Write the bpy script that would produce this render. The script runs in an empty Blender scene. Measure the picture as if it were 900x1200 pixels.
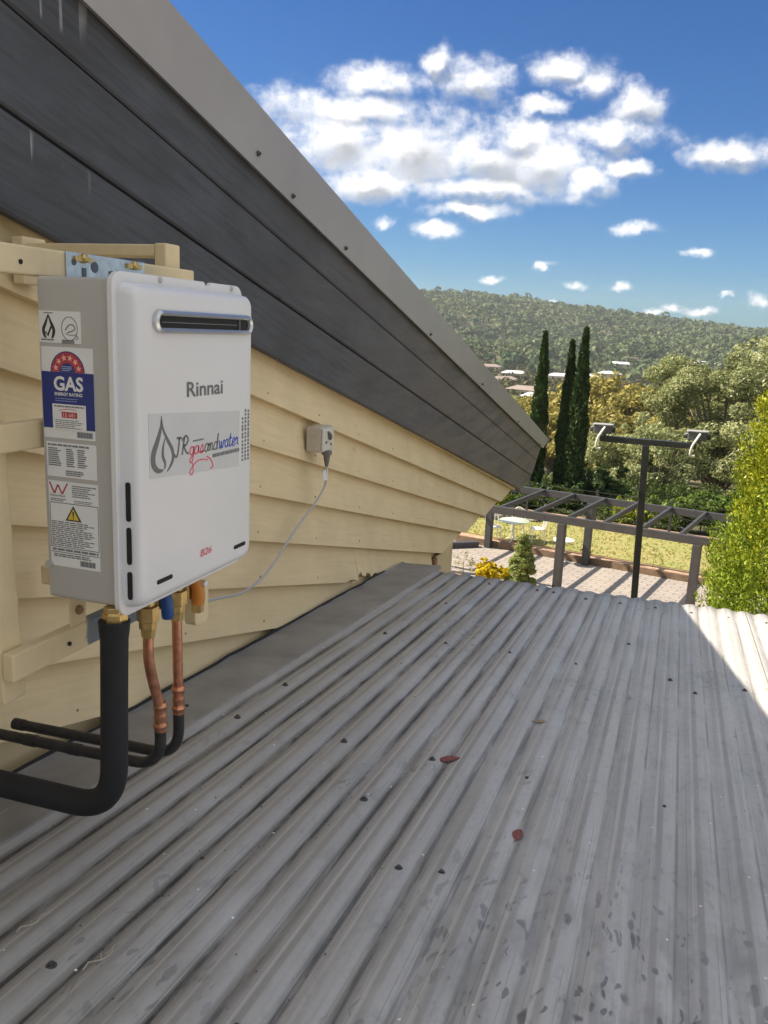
import bpy, bmesh, math, random
import numpy as np
from mathutils import Matrix, Vector
R = math.radians
random.seed(7)
rng = np.random.default_rng(7)
S = bpy.context.scene
COL = S.collection

# ------------------------------------------------------------------ camera
cam = bpy.data.cameras.new("camera")
cam.sensor_fit = 'VERTICAL'; cam.sensor_height = 36.0; cam.lens = 980.0 / 1200.0 * 36.0
cam.clip_start = 0.05; cam.clip_end = 20000
camo = bpy.data.objects.new("camera", cam); COL.objects.link(camo)
camo.matrix_world = Matrix((( 0.944018, -0.108783, 0.311441, 0),
                            ( 0.327084,  0.185720, -0.926566, 0),
                            ( 0.042953,  0.976562, 0.210905, 0),
                            (0, 0, 0, 1)))
S.camera = camo
S.view_settings.view_transform = 'Standard'
S.view_settings.look = 'None'
S.view_settings.exposure = 2.55
S.view_settings.gamma = 1.0

# ------------------------------------------------------------------ sun
SUN_DIR = Vector((0.95, 0.10, -1.0)).normalized()          # the way the light travels
sl = bpy.data.lights.new("sun", 'SUN'); sl.energy = 2.0; sl.angle = R(0.5); sl.color = (1.0, 0.87, 0.70)
so = bpy.data.objects.new("sun", sl); COL.objects.link(so)
so.rotation_euler = SUN_DIR.to_track_quat('-Z', 'Y').to_euler()
SUN_EL = math.asin(-SUN_DIR.z)
SUN_ROT = math.atan2(-SUN_DIR.x, -SUN_DIR.y)

# ------------------------------------------------------------------ sky
W = bpy.data.worlds.new("World"); S.world = W; W.use_nodes = True
nt = W.node_tree; nt.nodes.clear()
class NB:
    """tiny node builder"""
    def __init__(s, nt): s.nt = nt
    def n(s, t, **kw):
        nd = s.nt.nodes.new(t)
        for k, v in kw.items(): setattr(nd, k, v)
        return nd
    def link(s, a, b): s.nt.links.new(a, b)
    def put(s, sock, v):
        if hasattr(v, 'is_output'): s.link(v, sock)
        else: sock.default_value = v
    def math(s, op, a, b=0.0, c=0.0, clamp=False):
        nd = s.n('ShaderNodeMath', operation=op, use_clamp=clamp)
        s.put(nd.inputs[0], a); s.put(nd.inputs[1], b); s.put(nd.inputs[2], c)
        return nd.outputs[0]
    def mapr(s, v, a, b, c=0.0, d=1.0, smooth=True):
        nd = s.n('ShaderNodeMapRange', interpolation_type='SMOOTHSTEP' if smooth else 'LINEAR')
        s.put(nd.inputs[0], v)
        for i, q in enumerate((a, b, c, d)): s.put(nd.inputs[i + 1], q)
        return nd.outputs[0]
    def mix(s, f, a, b, mode='MIX'):
        nd = s.n('ShaderNodeMix', data_type='RGBA', blend_type=mode)
        s.put(nd.inputs[0], f); s.put(nd.inputs[6], a); s.put(nd.inputs[7], b)
        return nd.outputs[2]
    def noise(s, vec, scale, detail=4, rough=0.55, dist=0.0, out='Fac'):
        nd = s.n('ShaderNodeTexNoise')
        if vec is not None: s.link(vec, nd.inputs['Vector'])
        nd.inputs['Scale'].default_value = scale; nd.inputs['Detail'].default_value = detail
        nd.inputs['Roughness'].default_value = rough; nd.inputs['Distortion'].default_value = dist
        return nd.outputs[out]
    def vscale(s, vec, x, y, z, loc=(0, 0, 0)):
        nd = s.n('ShaderNodeMapping')
        s.link(vec, nd.inputs[0]); nd.inputs['Scale'].default_value = (x, y, z); nd.inputs['Location'].default_value = loc
        return nd.outputs[0]
    def sep(s, vec):
        nd = s.n('ShaderNodeSeparateXYZ'); s.link(vec, nd.inputs[0]); return nd.outputs
    def comb(s, x, y, z):
        nd = s.n('ShaderNodeCombineXYZ')
        for i, v in enumerate((x, y, z)): s.put(nd.inputs[i], v)
        return nd.outputs[0]

b = NB(nt)
sky = b.n('ShaderNodeTexSky', sky_type='NISHITA', sun_disc=False)
sky.sun_elevation = SUN_EL; sky.sun_rotation = SUN_ROT; sky.altitude = 300; sky.air_density = 1.0; sky.dust_density = 0.7; sky.ozone_density = 2.5
skyc = b.n('ShaderNodeHueSaturation'); b.link(sky.outputs[0], skyc.inputs['Color'])
skyc.inputs['Saturation'].default_value = 1.32; skyc.inputs['Value'].default_value = .128; SKY_TINT = (.48, 1.0, 1.45, 1)
tc = b.n('ShaderNodeTexCoord')
d = b.n('ShaderNodeVectorMath', operation='NORMALIZE'); b.link(tc.outputs['Generated'], d.inputs[0]); d = d.outputs[0]
x, y, z = b.sep(d)
az = b.math('ARCTAN2', x, y); el = b.math('ARCSINE', z)
# fluffy edges: warp the angles a little with noise
wn = b.n('ShaderNodeTexNoise'); b.link(d, wn.inputs['Vector']); wn.inputs['Scale'].default_value = 26; wn.inputs['Detail'].default_value = 6; wn.inputs['Roughness'].default_value = .6
wr, wg, wb = b.sep(wn.outputs['Color'])
az = b.math('ADD', az, b.math('MULTIPLY', b.math('SUBTRACT', wr, .5), .05))
el = b.math('ADD', el, b.math('MULTIPLY', b.math('SUBTRACT', wg, .5), .032))
# the cumulus over the hill: direction (azimuth, elevation) and angular size of each puff, in radians
PUFFS = [(-0.3544,0.2608,0.0707,0.0173),(-0.2881,0.2833,0.0158,0.0153),(-0.2460,0.2675,0.0453,0.0204),(-0.3721,0.2330,0.1073,0.0224),(-0.3901,0.2068,0.0824,0.0388),(-0.3182,0.1973,0.0968,0.0490),(-0.3502,0.1611,0.0721,0.0224),(-0.2322,0.1913,0.0725,0.0367),(-0.1615,0.1882,0.0599,0.0367),(-0.2347,0.1590,0.0913,0.0163),(-0.1134,0.1671,0.0308,0.0204),(-0.1912,0.2091,0.0582,0.0245),(-0.1495,0.2798,0.0415,0.0163),(-0.1210,0.2638,0.0315,0.0163),(-0.0719,0.2439,0.0313,0.0184),(-0.0947,0.2159,0.0583,0.0163),(-0.0748,0.1799,0.0270,0.0122),(-0.1662,0.2424,0.0293,0.0102),(0.0337,0.1963,0.0484,0.0133),(-0.3387,0.1193,0.0172,0.0082),(-0.2792,0.1162,0.0239,0.0102),(-0.2477,0.1381,0.0498,0.0092),(-0.2165,0.0627,0.0247,0.0051),(-0.1524,0.0806,0.0086,0.0051),(-0.1147,0.0604,0.0162,0.0051),(-0.0687,0.0563,0.0124,0.0051),(-0.0607,0.1213,0.0229,0.0082),(0.0068,0.0965,0.0191,0.0051),(0.0154,0.0369,0.0161,0.0061),(0.0767,0.0476,0.0114,0.0092),(-0.1435,0.0417,0.0114,0.0041),(-0.0140,0.0378,0.0133,0.0051),(-0.0362,0.0343,0.0095,0.0041),(0.0411,0.0547,0.0076,0.0041)]
def coverage(pos_):
    cv = None
    for (a0, e0, ra, re) in PUFFS:
        vm = b.n('ShaderNodeVectorMath', operation='MULTIPLY_ADD'); b.link(pos_, vm.inputs[0])
        k = 1.0
        vm.inputs[1].default_value = (1 / (ra * k), 1 / (re * k), 0); vm.inputs[2].default_value = (-a0 / (ra * k), -e0 / (re * k), 0)
        ln = b.n('ShaderNodeVectorMath', operation='LENGTH'); b.link(vm.outputs[0], ln.inputs[0])
        v = b.math('SUBTRACT', 1.0, ln.outputs['Value'])
        cv = v if cv is None else b.math('SMOOTH_MAX', cv, v, .10)
    return cv
cov = coverage(b.comb(az, el, 0.0))
cov_up = coverage(b.comb(b.math('SUBTRACT', az, .006), b.math('ADD', el, .011), 0.0))     # a step towards the sun and up: tells tops from undersides
# dense unseen cumulus added outside the view to fill the shade (cloud layer seen in perspective)
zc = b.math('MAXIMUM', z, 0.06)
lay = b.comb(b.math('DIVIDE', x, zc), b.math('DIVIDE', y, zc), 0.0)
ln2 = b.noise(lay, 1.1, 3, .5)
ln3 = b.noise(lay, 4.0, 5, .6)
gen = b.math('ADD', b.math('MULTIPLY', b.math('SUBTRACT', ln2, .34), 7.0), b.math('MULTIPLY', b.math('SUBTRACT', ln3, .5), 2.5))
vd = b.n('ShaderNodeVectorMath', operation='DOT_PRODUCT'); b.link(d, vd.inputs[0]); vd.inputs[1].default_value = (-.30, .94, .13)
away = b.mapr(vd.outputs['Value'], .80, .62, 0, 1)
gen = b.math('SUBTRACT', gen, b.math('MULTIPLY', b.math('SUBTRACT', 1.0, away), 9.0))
fine = b.noise(d, 62, 6, .62)
fine2 = b.noise(b.vscale(d, 1, 1, 1.6), 20, 5, .6)
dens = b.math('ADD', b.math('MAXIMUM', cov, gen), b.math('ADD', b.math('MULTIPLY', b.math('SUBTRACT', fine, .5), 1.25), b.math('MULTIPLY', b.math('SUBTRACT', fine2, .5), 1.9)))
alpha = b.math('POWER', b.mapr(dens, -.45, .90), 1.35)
soft = b.noise(b.vscale(d, 1, 1, 1.5, (.3, .1, .2)), 9, 4, .55)
under = b.math('MULTIPLY', b.math('SUBTRACT', cov_up, cov), 1.1)
core = b.mapr(b.math('ADD', b.math('ADD', under, b.math('MULTIPLY', dens, .45)), b.math('MULTIPLY', b.math('SUBTRACT', soft, .5), 1.5)), -.05, .75)
cl = b.mix(core, (2.25, 2.22, 2.18, 1), (.92, .97, 1.04, 1))
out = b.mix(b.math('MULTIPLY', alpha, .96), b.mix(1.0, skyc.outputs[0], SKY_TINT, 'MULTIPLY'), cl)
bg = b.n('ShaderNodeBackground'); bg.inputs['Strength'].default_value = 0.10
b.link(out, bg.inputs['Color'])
wo = b.n('ShaderNodeOutputWorld'); b.link(bg.outputs[0], wo.inputs['Surface'])

# ------------------------------------------------------------------ materials
def srgb(r, g, bb): return tuple(((c / 255 + .055) / 1.055) ** 2.4 if c > 10 else c / 255 / 12.92 for c in (r, g, bb)) + (1,)
MATS = {}
def mat(name, col, rough=.6, metal=0.0, var=.12, vscale=8.0, bump=0.0, bscale=60.0, stretch=(1, 1, 1), spec=.5, fn=None):
    """procedural principled material: base colour broken up by noise, optional bump"""
    if name in MATS: return MATS[name]
    m = bpy.data.materials.new(name); m.use_nodes = True; t = m.node_tree; q = NB(t)
    p = t.nodes['Principled BSDF']; p.inputs['Roughness'].default_value = rough; p.inputs['Metallic'].default_value = metal
    p.inputs['Specular IOR Level'].default_value = spec
    g = q.n('ShaderNodeNewGeometry'); v = q.vscale(g.outputs['Position'], *stretch)
    c = col if len(col) == 4 else tuple(col) + (1,)
    n1 = q.noise(v, vscale, 6, .6)
    f = q.mapr(n1, .3, .7, 1 - var, 1 + var, False)
    hs = q.n('ShaderNodeVectorMath', operation='SCALE'); hs.inputs[0].default_value = c[:3]; q.link(f, hs.inputs['Scale'])
    colr = hs.outputs[0]
    if fn: colr = fn(q, g.outputs['Position'], colr, p) or colr
    q.link(colr, p.inputs['Base Color'])
    if bump:
        bn = q.n('ShaderNodeBump'); bn.inputs['Strength'].default_value = bump; bn.inputs['Distance'].default_value = .004
        q.link(q.noise(v, bscale, 5, .6), bn.inputs['Height']); q.link(bn.outputs[0], p.inputs['Normal'])
    MATS[name] = m
    return m

RX0, PITCH, SKEW, YE = -1.110, 0.076, 0.012, 3.957     # corrugation phase, pitch, skew, eave position
ZE, TANR = -1.1787, 0.0785                             # eave height and roof fall
def roof_z(yy): return ZE - TANR * (yy - YE)

def roof_fn(q, P, c, p):
    x, y, z = q.sep(P)
    xs = q.math('ADD', x, q.math('MULTIPLY', q.math('SUBTRACT', YE, y), SKEW))
    ph = q.math('MULTIPLY', q.math('SUBTRACT', xs, RX0), 2 * math.pi / PITCH)
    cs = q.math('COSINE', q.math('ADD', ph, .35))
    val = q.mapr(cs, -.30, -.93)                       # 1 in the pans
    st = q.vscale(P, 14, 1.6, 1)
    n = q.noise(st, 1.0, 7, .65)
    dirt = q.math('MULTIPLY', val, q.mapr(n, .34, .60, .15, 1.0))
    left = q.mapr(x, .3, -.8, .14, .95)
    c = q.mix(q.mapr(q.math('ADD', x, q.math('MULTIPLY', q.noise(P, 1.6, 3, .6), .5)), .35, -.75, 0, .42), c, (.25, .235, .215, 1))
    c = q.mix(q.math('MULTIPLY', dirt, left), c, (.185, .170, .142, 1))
    # black grit packed in the pans nearer the wall
    n2 = q.noise(q.vscale(P, 40, 2.2, 1), 1.0, 6, .7)
    grit = q.math('MULTIPLY', q.mapr(cs, -.90, -.985), q.mapr(n2, .40, .54))
    grit = q.math('MULTIPLY', grit, q.mapr(x, .25, -.75))
    c = q.mix(q.math('MULTIPLY', grit, .9), c, (.018, .018, .018, 1))
    # dew blots low on the right
    warp = q.noise(q.vscale(P, 9, 9, 9), 1.0, 3, .5, out='Color')
    pv = q.n('ShaderNodeVectorMath', operation='MULTIPLY_ADD'); q.link(warp, pv.inputs[0]); pv.inputs[1].default_value = (.09, .12, 0); q.link(P, pv.inputs[2])
    vo = q.n('ShaderNodeTexVoronoi'); q.link(q.vscale(pv.outputs[0], 46, 17, 1), vo.inputs['Vector']); vo.inputs['Scale'].default_value = 1.0
    vc = q.sep(vo.outputs['Color'])
    rad = q.math('MULTIPLY', vc[0], .42)
    spot = q.mapr(q.math('SUBTRACT', rad, vo.outputs['Distance']), -.07, .10)
    zone = q.math('MULTIPLY', q.mapr(y, 1.75, 1.05), q.mapr(x, -.5, -.1))
    zone = q.math('MULTIPLY', zone, q.mapr(q.noise(P, 3.3, 3, .5), .28, .46))
    zone = q.math('MAXIMUM', zone, q.math('MULTIPLY', q.mapr(q.noise(P, 2.1, 3, .5, out='Fac'), .52, .64), .5))
    spot = q.math('MULTIPLY', spot, q.math('MULTIPLY', zone, q.math('GREATER_THAN', vc[1], .30)))
    c = q.mix(q.math('MULTIPLY', spot, .85), c, (.10, .10, .105, 1))
    vo2 = q.n('ShaderNodeTexVoronoi'); q.link(q.vscale(pv.outputs[0], 95, 26, 1), vo2.inputs['Vector']); vo2.inputs['Scale'].default_value = 1.0
    vd2 = q.sep(vo2.outputs['Color'])
    spot2 = q.mapr(q.math('SUBTRACT', q.math('MULTIPLY', vd2[0], .48), vo2.outputs['Distance']), -.02, .08)
    spot2 = q.math('MULTIPLY', spot2, q.math('MULTIPLY', q.math('ADD', zone, .12), q.math('GREATER_THAN', vd2[1], .45)))
    c = q.mix(q.math('MULTIPLY', spot2, .7), c, (.13, .13, .14, 1))
    film = q.math('MULTIPLY', zone, q.mapr(q.noise(q.vscale(P, 12, 4, 1), 1.0, 4, .6), .45, .58))
    c = q.mix(q.math('MULTIPLY', film, .42), c, (.16, .16, .15, 1))
    # patchy chalking and small scuffs everywhere
    scf = q.noise(q.vscale(P, 22, 9, 1), 1.0, 6, .7)
    c = q.mix(q.mapr(scf, .56, .68, 0, .35), c, (.26, .26, .26, 1))
    mot = q.noise(q.vscale(P, 60, 30, 1), 1.0, 5, .7)
    c = q.mix(q.mapr(mot, .48, .72, 0, .30), c, (.24, .235, .225, 1))
    run = q.noise(q.vscale(P, 55, .9, 1), 1.0, 5, .65)
    c = q.mix(q.mapr(run, .50, .72, 0, .40), c, (.26, .25, .23, 1))
    # a darker band also runs along one shoulder of every rib, with a pale line beside it
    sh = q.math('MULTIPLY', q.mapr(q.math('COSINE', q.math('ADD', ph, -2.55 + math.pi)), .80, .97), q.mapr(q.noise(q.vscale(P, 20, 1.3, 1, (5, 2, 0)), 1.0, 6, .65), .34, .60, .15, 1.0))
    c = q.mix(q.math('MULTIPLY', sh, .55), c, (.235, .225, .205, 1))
    pale_line = q.math('MULTIPLY', q.mapr(q.math('COSINE', q.math('ADD', ph, -1.75 + math.pi)), .955, .995), q.mapr(q.noise(q.vscale(P, 20, 1.6, 1, (1, 7, 0)), 1.0, 5, .65), .40, .60))
    c = q.mix(q.math('MULTIPLY', pale_line, .5), c, (.60, .595, .59, 1))
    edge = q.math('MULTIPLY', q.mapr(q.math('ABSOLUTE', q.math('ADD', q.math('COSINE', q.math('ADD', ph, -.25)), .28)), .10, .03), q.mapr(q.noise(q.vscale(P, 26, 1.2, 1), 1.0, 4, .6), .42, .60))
    c = q.mix(q.math('MULTIPLY', edge, .55), c, (.62, .615, .61, 1))  # pale rib-edge lines: crest highlights painted into the colour
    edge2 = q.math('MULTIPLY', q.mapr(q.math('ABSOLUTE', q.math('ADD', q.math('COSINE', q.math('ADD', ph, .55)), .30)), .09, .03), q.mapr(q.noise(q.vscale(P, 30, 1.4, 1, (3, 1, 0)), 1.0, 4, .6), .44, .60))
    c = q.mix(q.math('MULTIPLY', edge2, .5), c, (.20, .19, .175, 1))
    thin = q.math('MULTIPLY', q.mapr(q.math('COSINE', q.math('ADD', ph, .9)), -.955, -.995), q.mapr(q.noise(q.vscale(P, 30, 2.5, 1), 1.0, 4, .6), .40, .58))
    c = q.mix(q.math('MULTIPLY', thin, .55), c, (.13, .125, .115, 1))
    c = q.mix(q.mapr(q.noise(q.vscale(P, 5, 2.5, 1), 1.0, 4, .6), .52, .75, 0, .3), c, (.55, .55, .56, 1))
    sp = q.n('ShaderNodeTexVoronoi'); q.link(P, sp.inputs['Vector']); sp.inputs['Scale'].default_value = 34
    spc = q.sep(sp.outputs['Color'])
    speck = q.math('MULTIPLY', q.math('LESS_THAN', sp.outputs['Distance'], .085), q.math('GREATER_THAN', spc[0], .88))
    c = q.mix(speck, c, (.75, .75, .75, 1))
    rr = q.mapr(n, .3, .7, .42, .62); q.link(rr, p.inputs['Roughness'])
    return c

def wood_fn(knots, tint):
    def f(q, P, c, p):
        # grain runs down the boards (14 degrees): turn the coordinates first
        mp = q.n('ShaderNodeMapping'); q.link(P, mp.inputs[0]); mp.inputs['Rotation'].default_value = (R(14.3), 0, 0)
        v = q.vscale(mp.outputs[0], 10, 1.2, 26)
        n = q.noise(v, 3.0, 7, .65, .4)
        c = q.mix(q.mapr(n, .42, .72, 0, .5), c, tint)
        big = q.noise(P, 1.7, 4, .6)
        c = q.mix(q.mapr(big, .45, .7, 0, .25), c, tint)
        if knots:
            vo = q.n('ShaderNodeTexVoronoi'); q.link(q.vscale(mp.outputs[0], .01, 3.6, 7.5), vo.inputs['Vector']); vo.inputs['Scale'].default_value = 1.0
            kc = q.sep(vo.outputs['Color'])
            k = q.math('MULTIPLY', q.mapr(vo.outputs['Distance'], .105, .05), q.math('GREATER_THAN', kc[0], .48))
            ring = q.math('MULTIPLY', k, q.mapr(q.math('SINE', q.math('MULTIPLY', vo.outputs['Distance'], 170)), -.4, .8, .25, .8))
            c = q.mix(q.math('MULTIPLY', ring, knots), c, tuple(t * .45 for t in tint[:3]) + (1,))
        bn = q.n('ShaderNodeBump'); bn.inputs['Strength'].default_value = .35; bn.inputs['Distance'].default_value = .003
        q.link(n, bn.inputs['Height']); q.link(bn.outputs[0], p.inputs['Normal'])
        return c
    return f
def fascia_fn(q, P, c, p):
    c = wood_fn(.7, (.020, .021, .024, 1))(q, P, c, p)
    st = q.noise(q.vscale(P, 30, 34, 1.5), 1.0, 3, .5)              # white runs of bird lime
    x, y, z = q.sep(P)
    zone = q.math('MULTIPLY', q.mapr(q.noise(P, 4.2, 2, .5), .56, .64), q.mapr(q.math('ABSOLUTE', q.math('SUBTRACT', y, 1.35)), .35, .1))
    drip = q.math('MULTIPLY', q.mapr(st, .62, .68), zone)
    c = q.mix(q.math('MULTIPLY', drip, .6), c, (.45, .45, .45, 1))
    mt = q.mapr(q.noise(q.vscale(P, 5, 1.6, 9), 1.0, 6, .7), .42, .68)
    c = q.mix(q.math('MULTIPLY', mt, .45), c, (.035, .035, .037, 1))
    return q.mix(q.math('MULTIPLY', q.mapr(y, 1.8, 6.5, 0, .8), q.mapr(q.noise(q.vscale(P, 4, 1.3, 12), 1.0, 5, .65), .3, .6, .35, 1)), c, (.20, .165, .138, 1))   # stain weathered brown towards the exposed end

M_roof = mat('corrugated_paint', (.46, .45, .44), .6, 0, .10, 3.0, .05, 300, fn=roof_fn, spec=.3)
M_flash = mat('flashing_paint', (.25, .235, .215), .6, 0, .25, 5.0, .08, 120)
M_cream = mat('cream_weatherboard_paint', (.74, .595, .36), .7, 0, .08, 4, fn=wood_fn(.7, (.61, .48, .285, 1)))
M_cream2 = mat('cream_frame_paint', (.72, .59, .365), .55, 0, .08, 14, .12, 40)
M_fascia = mat('charcoal_stained_timber', (.074, .079, .093), .7, 0, .2, 3, fn=fascia_fn)
M_trim = mat('grey_capping_paint', (.33, .31, .297), .40, 0, .09, 2.2, .25, 2.5)
M_brown = mat('bare_brown_timber', (.26, .15, .07), .75, 0, .3, 20, .2, 60, (1, 1, .15))
M_core = mat('cream_wall_paint', (.62, .50, .30), .75, 0, .1, 5, .1, 40)
M_dark = mat('black_gap', (.012, .012, .013), .8, 0, .1, 20)
M_silver = mat('silver_grey_enamel', (.705, .70, .71), .30, 0, .025, 2.5, .04, 500, spec=.5)
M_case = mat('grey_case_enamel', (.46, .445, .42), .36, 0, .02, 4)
M_ventring = mat('satin_aluminium', (.62, .63, .64), .28, .85, .05, 20)
M_galv = mat('galvanised_steel', (.52, .60, .66), .32, .75, .22, 45)
M_brass = mat('brass', (.62, .43, .17), .28, .9, .18, 70, .1, 200)
M_copper = mat('copper', (.62, .29, .18), .30, .95, .4, 40, .05, 90)
M_lag = mat('black_foam_lagging', (.010, .011, .014), .7, 0, .2, 60, .15, 400)
M_poly = mat('black_poly_pipe', (.026, .026, .028), .45, 0, .5, 40, .1, 100)
M_blue = mat('blue_valve_plastic', (.02, .08, .30), .35, 0, .1, 30)
M_orange = mat('orange_valve_plastic', (.60, .22, .03), .35, 0, .1, 30)
M_white = mat('white_label_vinyl', (.76, .77, .77), .35, 0, .03, 30)
M_navy = mat('navy_print', (.018, .035, .20), .35, 0, .05, 30)
M_red = mat('red_print', (.42, .045, .06), .4, 0, .1, 60)
M_pink = mat('pale_pink_print', (.80, .42, .40), .4, 0, .1, 60)
M_ink = mat('black_print', (.03, .03, .035), .4, 0, .05, 60)
M_fineink = mat('small_grey_print', (.17, .175, .19), .4, 0, .2, 90)
M_greyink = mat('grey_lettering', (.14, .145, .15), .35, 0, .05, 40)
M_yellow = mat('yellow_print', (.70, .50, .06), .4, 0, .05, 40)
M_pinkink = mat('pink_lettering', (.72, .10, .16), .35, 0, .05, 40)
M_blueink = mat('blue_lettering', (.05, .09, .48), .35, 0, .05, 40)
M_clear = mat('clear_sticker_film', (.585, .60, .62), .2, 0, .03, 20, spec=.6)
M_screw = mat('dark_screw', (.075, .075, .078), .5, .2, .3, 200)
M_nail = mat('rust_stained_nail', (.22, .15, .09), .7, 0, .3, 100)
M_outlet = mat('beige_outlet_plastic', (.50, .45, .36), .5, 0, .1, 40)
M_outletface = mat('weathered_white_plastic', (.62, .60, .53), .5, 0, .12, 60)
M_cord = mat('grey_cord', (.42, .42, .43), .5, 0, .05, 60)
M_perg = mat('charcoal_pergola_paint', (.045, .047, .052), .55, 0, .18, 6, .1, 30)
M_pole = mat('black_pole_paint', (.028, .032, .030), .4, 0, .2, 10)
M_lampgrey = mat('lamp_housing_grey', (.10, .10, .105), .45, .2, .2, 30)
M_whitepaint = mat('white_garden_paint', (.80, .80, .78), .4, 0, .04, 20)
M_deadleaf = mat('red_brown_leaf', (.22, .065, .05), .6, 0, .4, 140)
M_tanleaf = mat('tan_leaf', (.30, .22, .13), .6, 0, .3, 140)
M_twig = mat('pale_twig', (.42, .38, .30), .7, 0, .3, 300)
M_litter = mat('leaf_litter', (.055, .05, .035), .8, 0, .6, 200)

def leaf_mat(name, c1, c2, trans=.3, gloss=.12, ns=.9, isl=.75):
    m = bpy.data.materials.new(name); m.use_nodes = True; t = m.node_tree; q = NB(t); t.nodes.clear()
    g = q.n('ShaderNodeNewGeometry'); oi = q.n('ShaderNodeObjectInfo')
    f = q.math('ADD', q.math('MULTIPLY', g.outputs['Random Per Island'], isl), q.math('MULTIPLY', oi.outputs['Random'], .25))
    n = q.noise(g.outputs['Position'], ns, 3, .6)
    f = q.math('ADD', f, q.math('MULTIPLY', q.math('SUBTRACT', n, .5), 2.2 - 1.7*isl), clamp=True)
    c = q.mix(f, c1 + (1,), c2 + (1,))
    df = q.n('ShaderNodeBsdfDiffuse'); q.link(c, df.inputs['Color'])
    tr = q.n('ShaderNodeBsdfTranslucent'); q.link(c, tr.inputs['Color'])
    gl = q.n('ShaderNodeBsdfGlossy'); gl.inputs['Roughness'].default_value = .42; gl.inputs['Color'].default_value = (.8, .8, .75, 1)
    m1 = q.n('ShaderNodeMixShader'); m1.inputs[0].default_value = trans; q.link(df.outputs[0], m1.inputs[1]); q.link(tr.outputs[0], m1.inputs[2])
    m2 = q.n('ShaderNodeMixShader'); m2.inputs[0].default_value = gloss * .12; q.link(m1.outputs[0], m2.inputs[1]); q.link(gl.outputs[0], m2.inputs[2])
    o = q.n('ShaderNodeOutputMaterial'); q.link(m2.outputs[0], o.inputs['Surface'])
    return m
L_cyp = leaf_mat('cypress_leaf', (.018, .042, .014), (.050, .085, .026), .2)
L_gum = leaf_mat('gum_leaf', (.10, .135, .045), (.44, .46, .22), .4, .25)
L_gold = leaf_mat('golden_olive_leaf', (.16, .16, .045), (.44, .38, .12), .35)
L_olive = leaf_mat('olive_leaf', (.10, .12, .045), (.26, .25, .10), .35)
L_dark = leaf_mat('dark_green_leaf', (.018, .04, .012), (.06, .11, .03), .25)
L_conifer = leaf_mat('golden_conifer_leaf', (.07, .14, .012), (.50, .50, .035), .35)
L_green = leaf_mat('bright_green_leaf', (.06, .11, .02), (.18, .26, .05), .35)
L_yellow = leaf_mat('yellow_bush_leaf', (.36, .29, .01), (.62, .48, .015), .3)
L_pale = leaf_mat('pale_plant_leaf', (.20, .20, .07), (.36, .32, .14), .3)
M_bark = mat('grey_bark', (.20, .17, .14), .85, 0, .3, 6, .3, 20, (1, 1, .3))
M_barkd = mat('dark_bark', (.09, .07, .05), .85, 0, .3, 6, .3, 20, (1, 1, .3))

# ------------------------------------------------------------------ mesh helpers
class MB:
    def __init__(s): s.v = []; s.f = []
    def add(s, vs, fs):
        o = len(s.v); s.v += [tuple(map(float, q)) for q in vs]; s.f += [tuple(i + o for i in q) for q in fs]; return s
    def box(s, x0, x1, y0, y1, z0, z1):
        return s.add([(x0,y0,z0),(x1,y0,z0),(x1,y1,z0),(x0,y1,z0),(x0,y0,z1),(x1,y0,z1),(x1,y1,z1),(x0,y1,z1)],
                     [(0,3,2,1),(4,5,6,7),(0,1,5,4),(1,2,6,5),(2,3,7,6),(3,0,4,7)])
    def obox(s, a, c, w, h, up=(0, 0, 1)):
        """box bar from a to c, w wide (sideways), h tall"""
        a = Vector(a); c = Vector(c); d = (c - a).normalized(); sd = d.cross(Vector(up)).normalized(); u = sd.cross(d)
        vs = []
        for e in (a, c):
            for i, j in ((-1,-1),(1,-1),(1,1),(-1,1)): vs.append(e + sd * (i * w / 2) + u * (j * h / 2))
        return s.add(vs, [(3,2,1,0),(4,5,6,7),(0,1,5,4),(1,2,6,5),(2,3,7,6),(3,0,4,7)])
    def tube(s, pts, rad, n=12, cap=True):
        pts = [Vector(q) for q in pts]; rads = rad if isinstance(rad, (list, tuple)) else [rad] * len(pts)
        t0 = (pts[1] - pts[0]).normalized(); ref = Vector((0, 0, 1)) if abs(t0.z) < .9 else Vector((1, 0, 0))
        u = t0.cross(ref).normalized(); vs = []
        for i, q in enumerate(pts):
            t = (pts[min(i + 1, len(pts) - 1)] - pts[max(i - 1, 0)]).normalized()
            u = (u - t * u.dot(t)).normalized(); w = t.cross(u)
            for k in range(n):
                an = 2 * math.pi * k / n
                vs.append(q + (u * math.cos(an) + w * math.sin(an)) * rads[i])
        fs = []
        for i in range(len(pts) - 1):
            for k in range(n):
                a = i * n + k; c = i * n + (k + 1) % n
                fs.append((a, c, c + n, a + n))
        if cap: fs += [tuple(range(n - 1, -1, -1)), tuple(range((len(pts) - 1) * n, len(pts) * n))]
        return s.add(vs, fs)
    def loft(s, loops, cap0=True, cap1=True):
        n = len(loops[0]); vs = [q for l in loops for q in l]; fs = []
        for i in range(len(loops) - 1):
            for k in range(n):
                a = i * n + k; c = i * n + (k + 1) % n
                fs.append((a, c, c + n, a + n))
        if cap0: fs.append(tuple(range(n - 1, -1, -1)))
        if cap1: fs.append(tuple(range((len(loops) - 1) * n, len(loops) * n)))
        return s.add(vs, fs)

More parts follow.
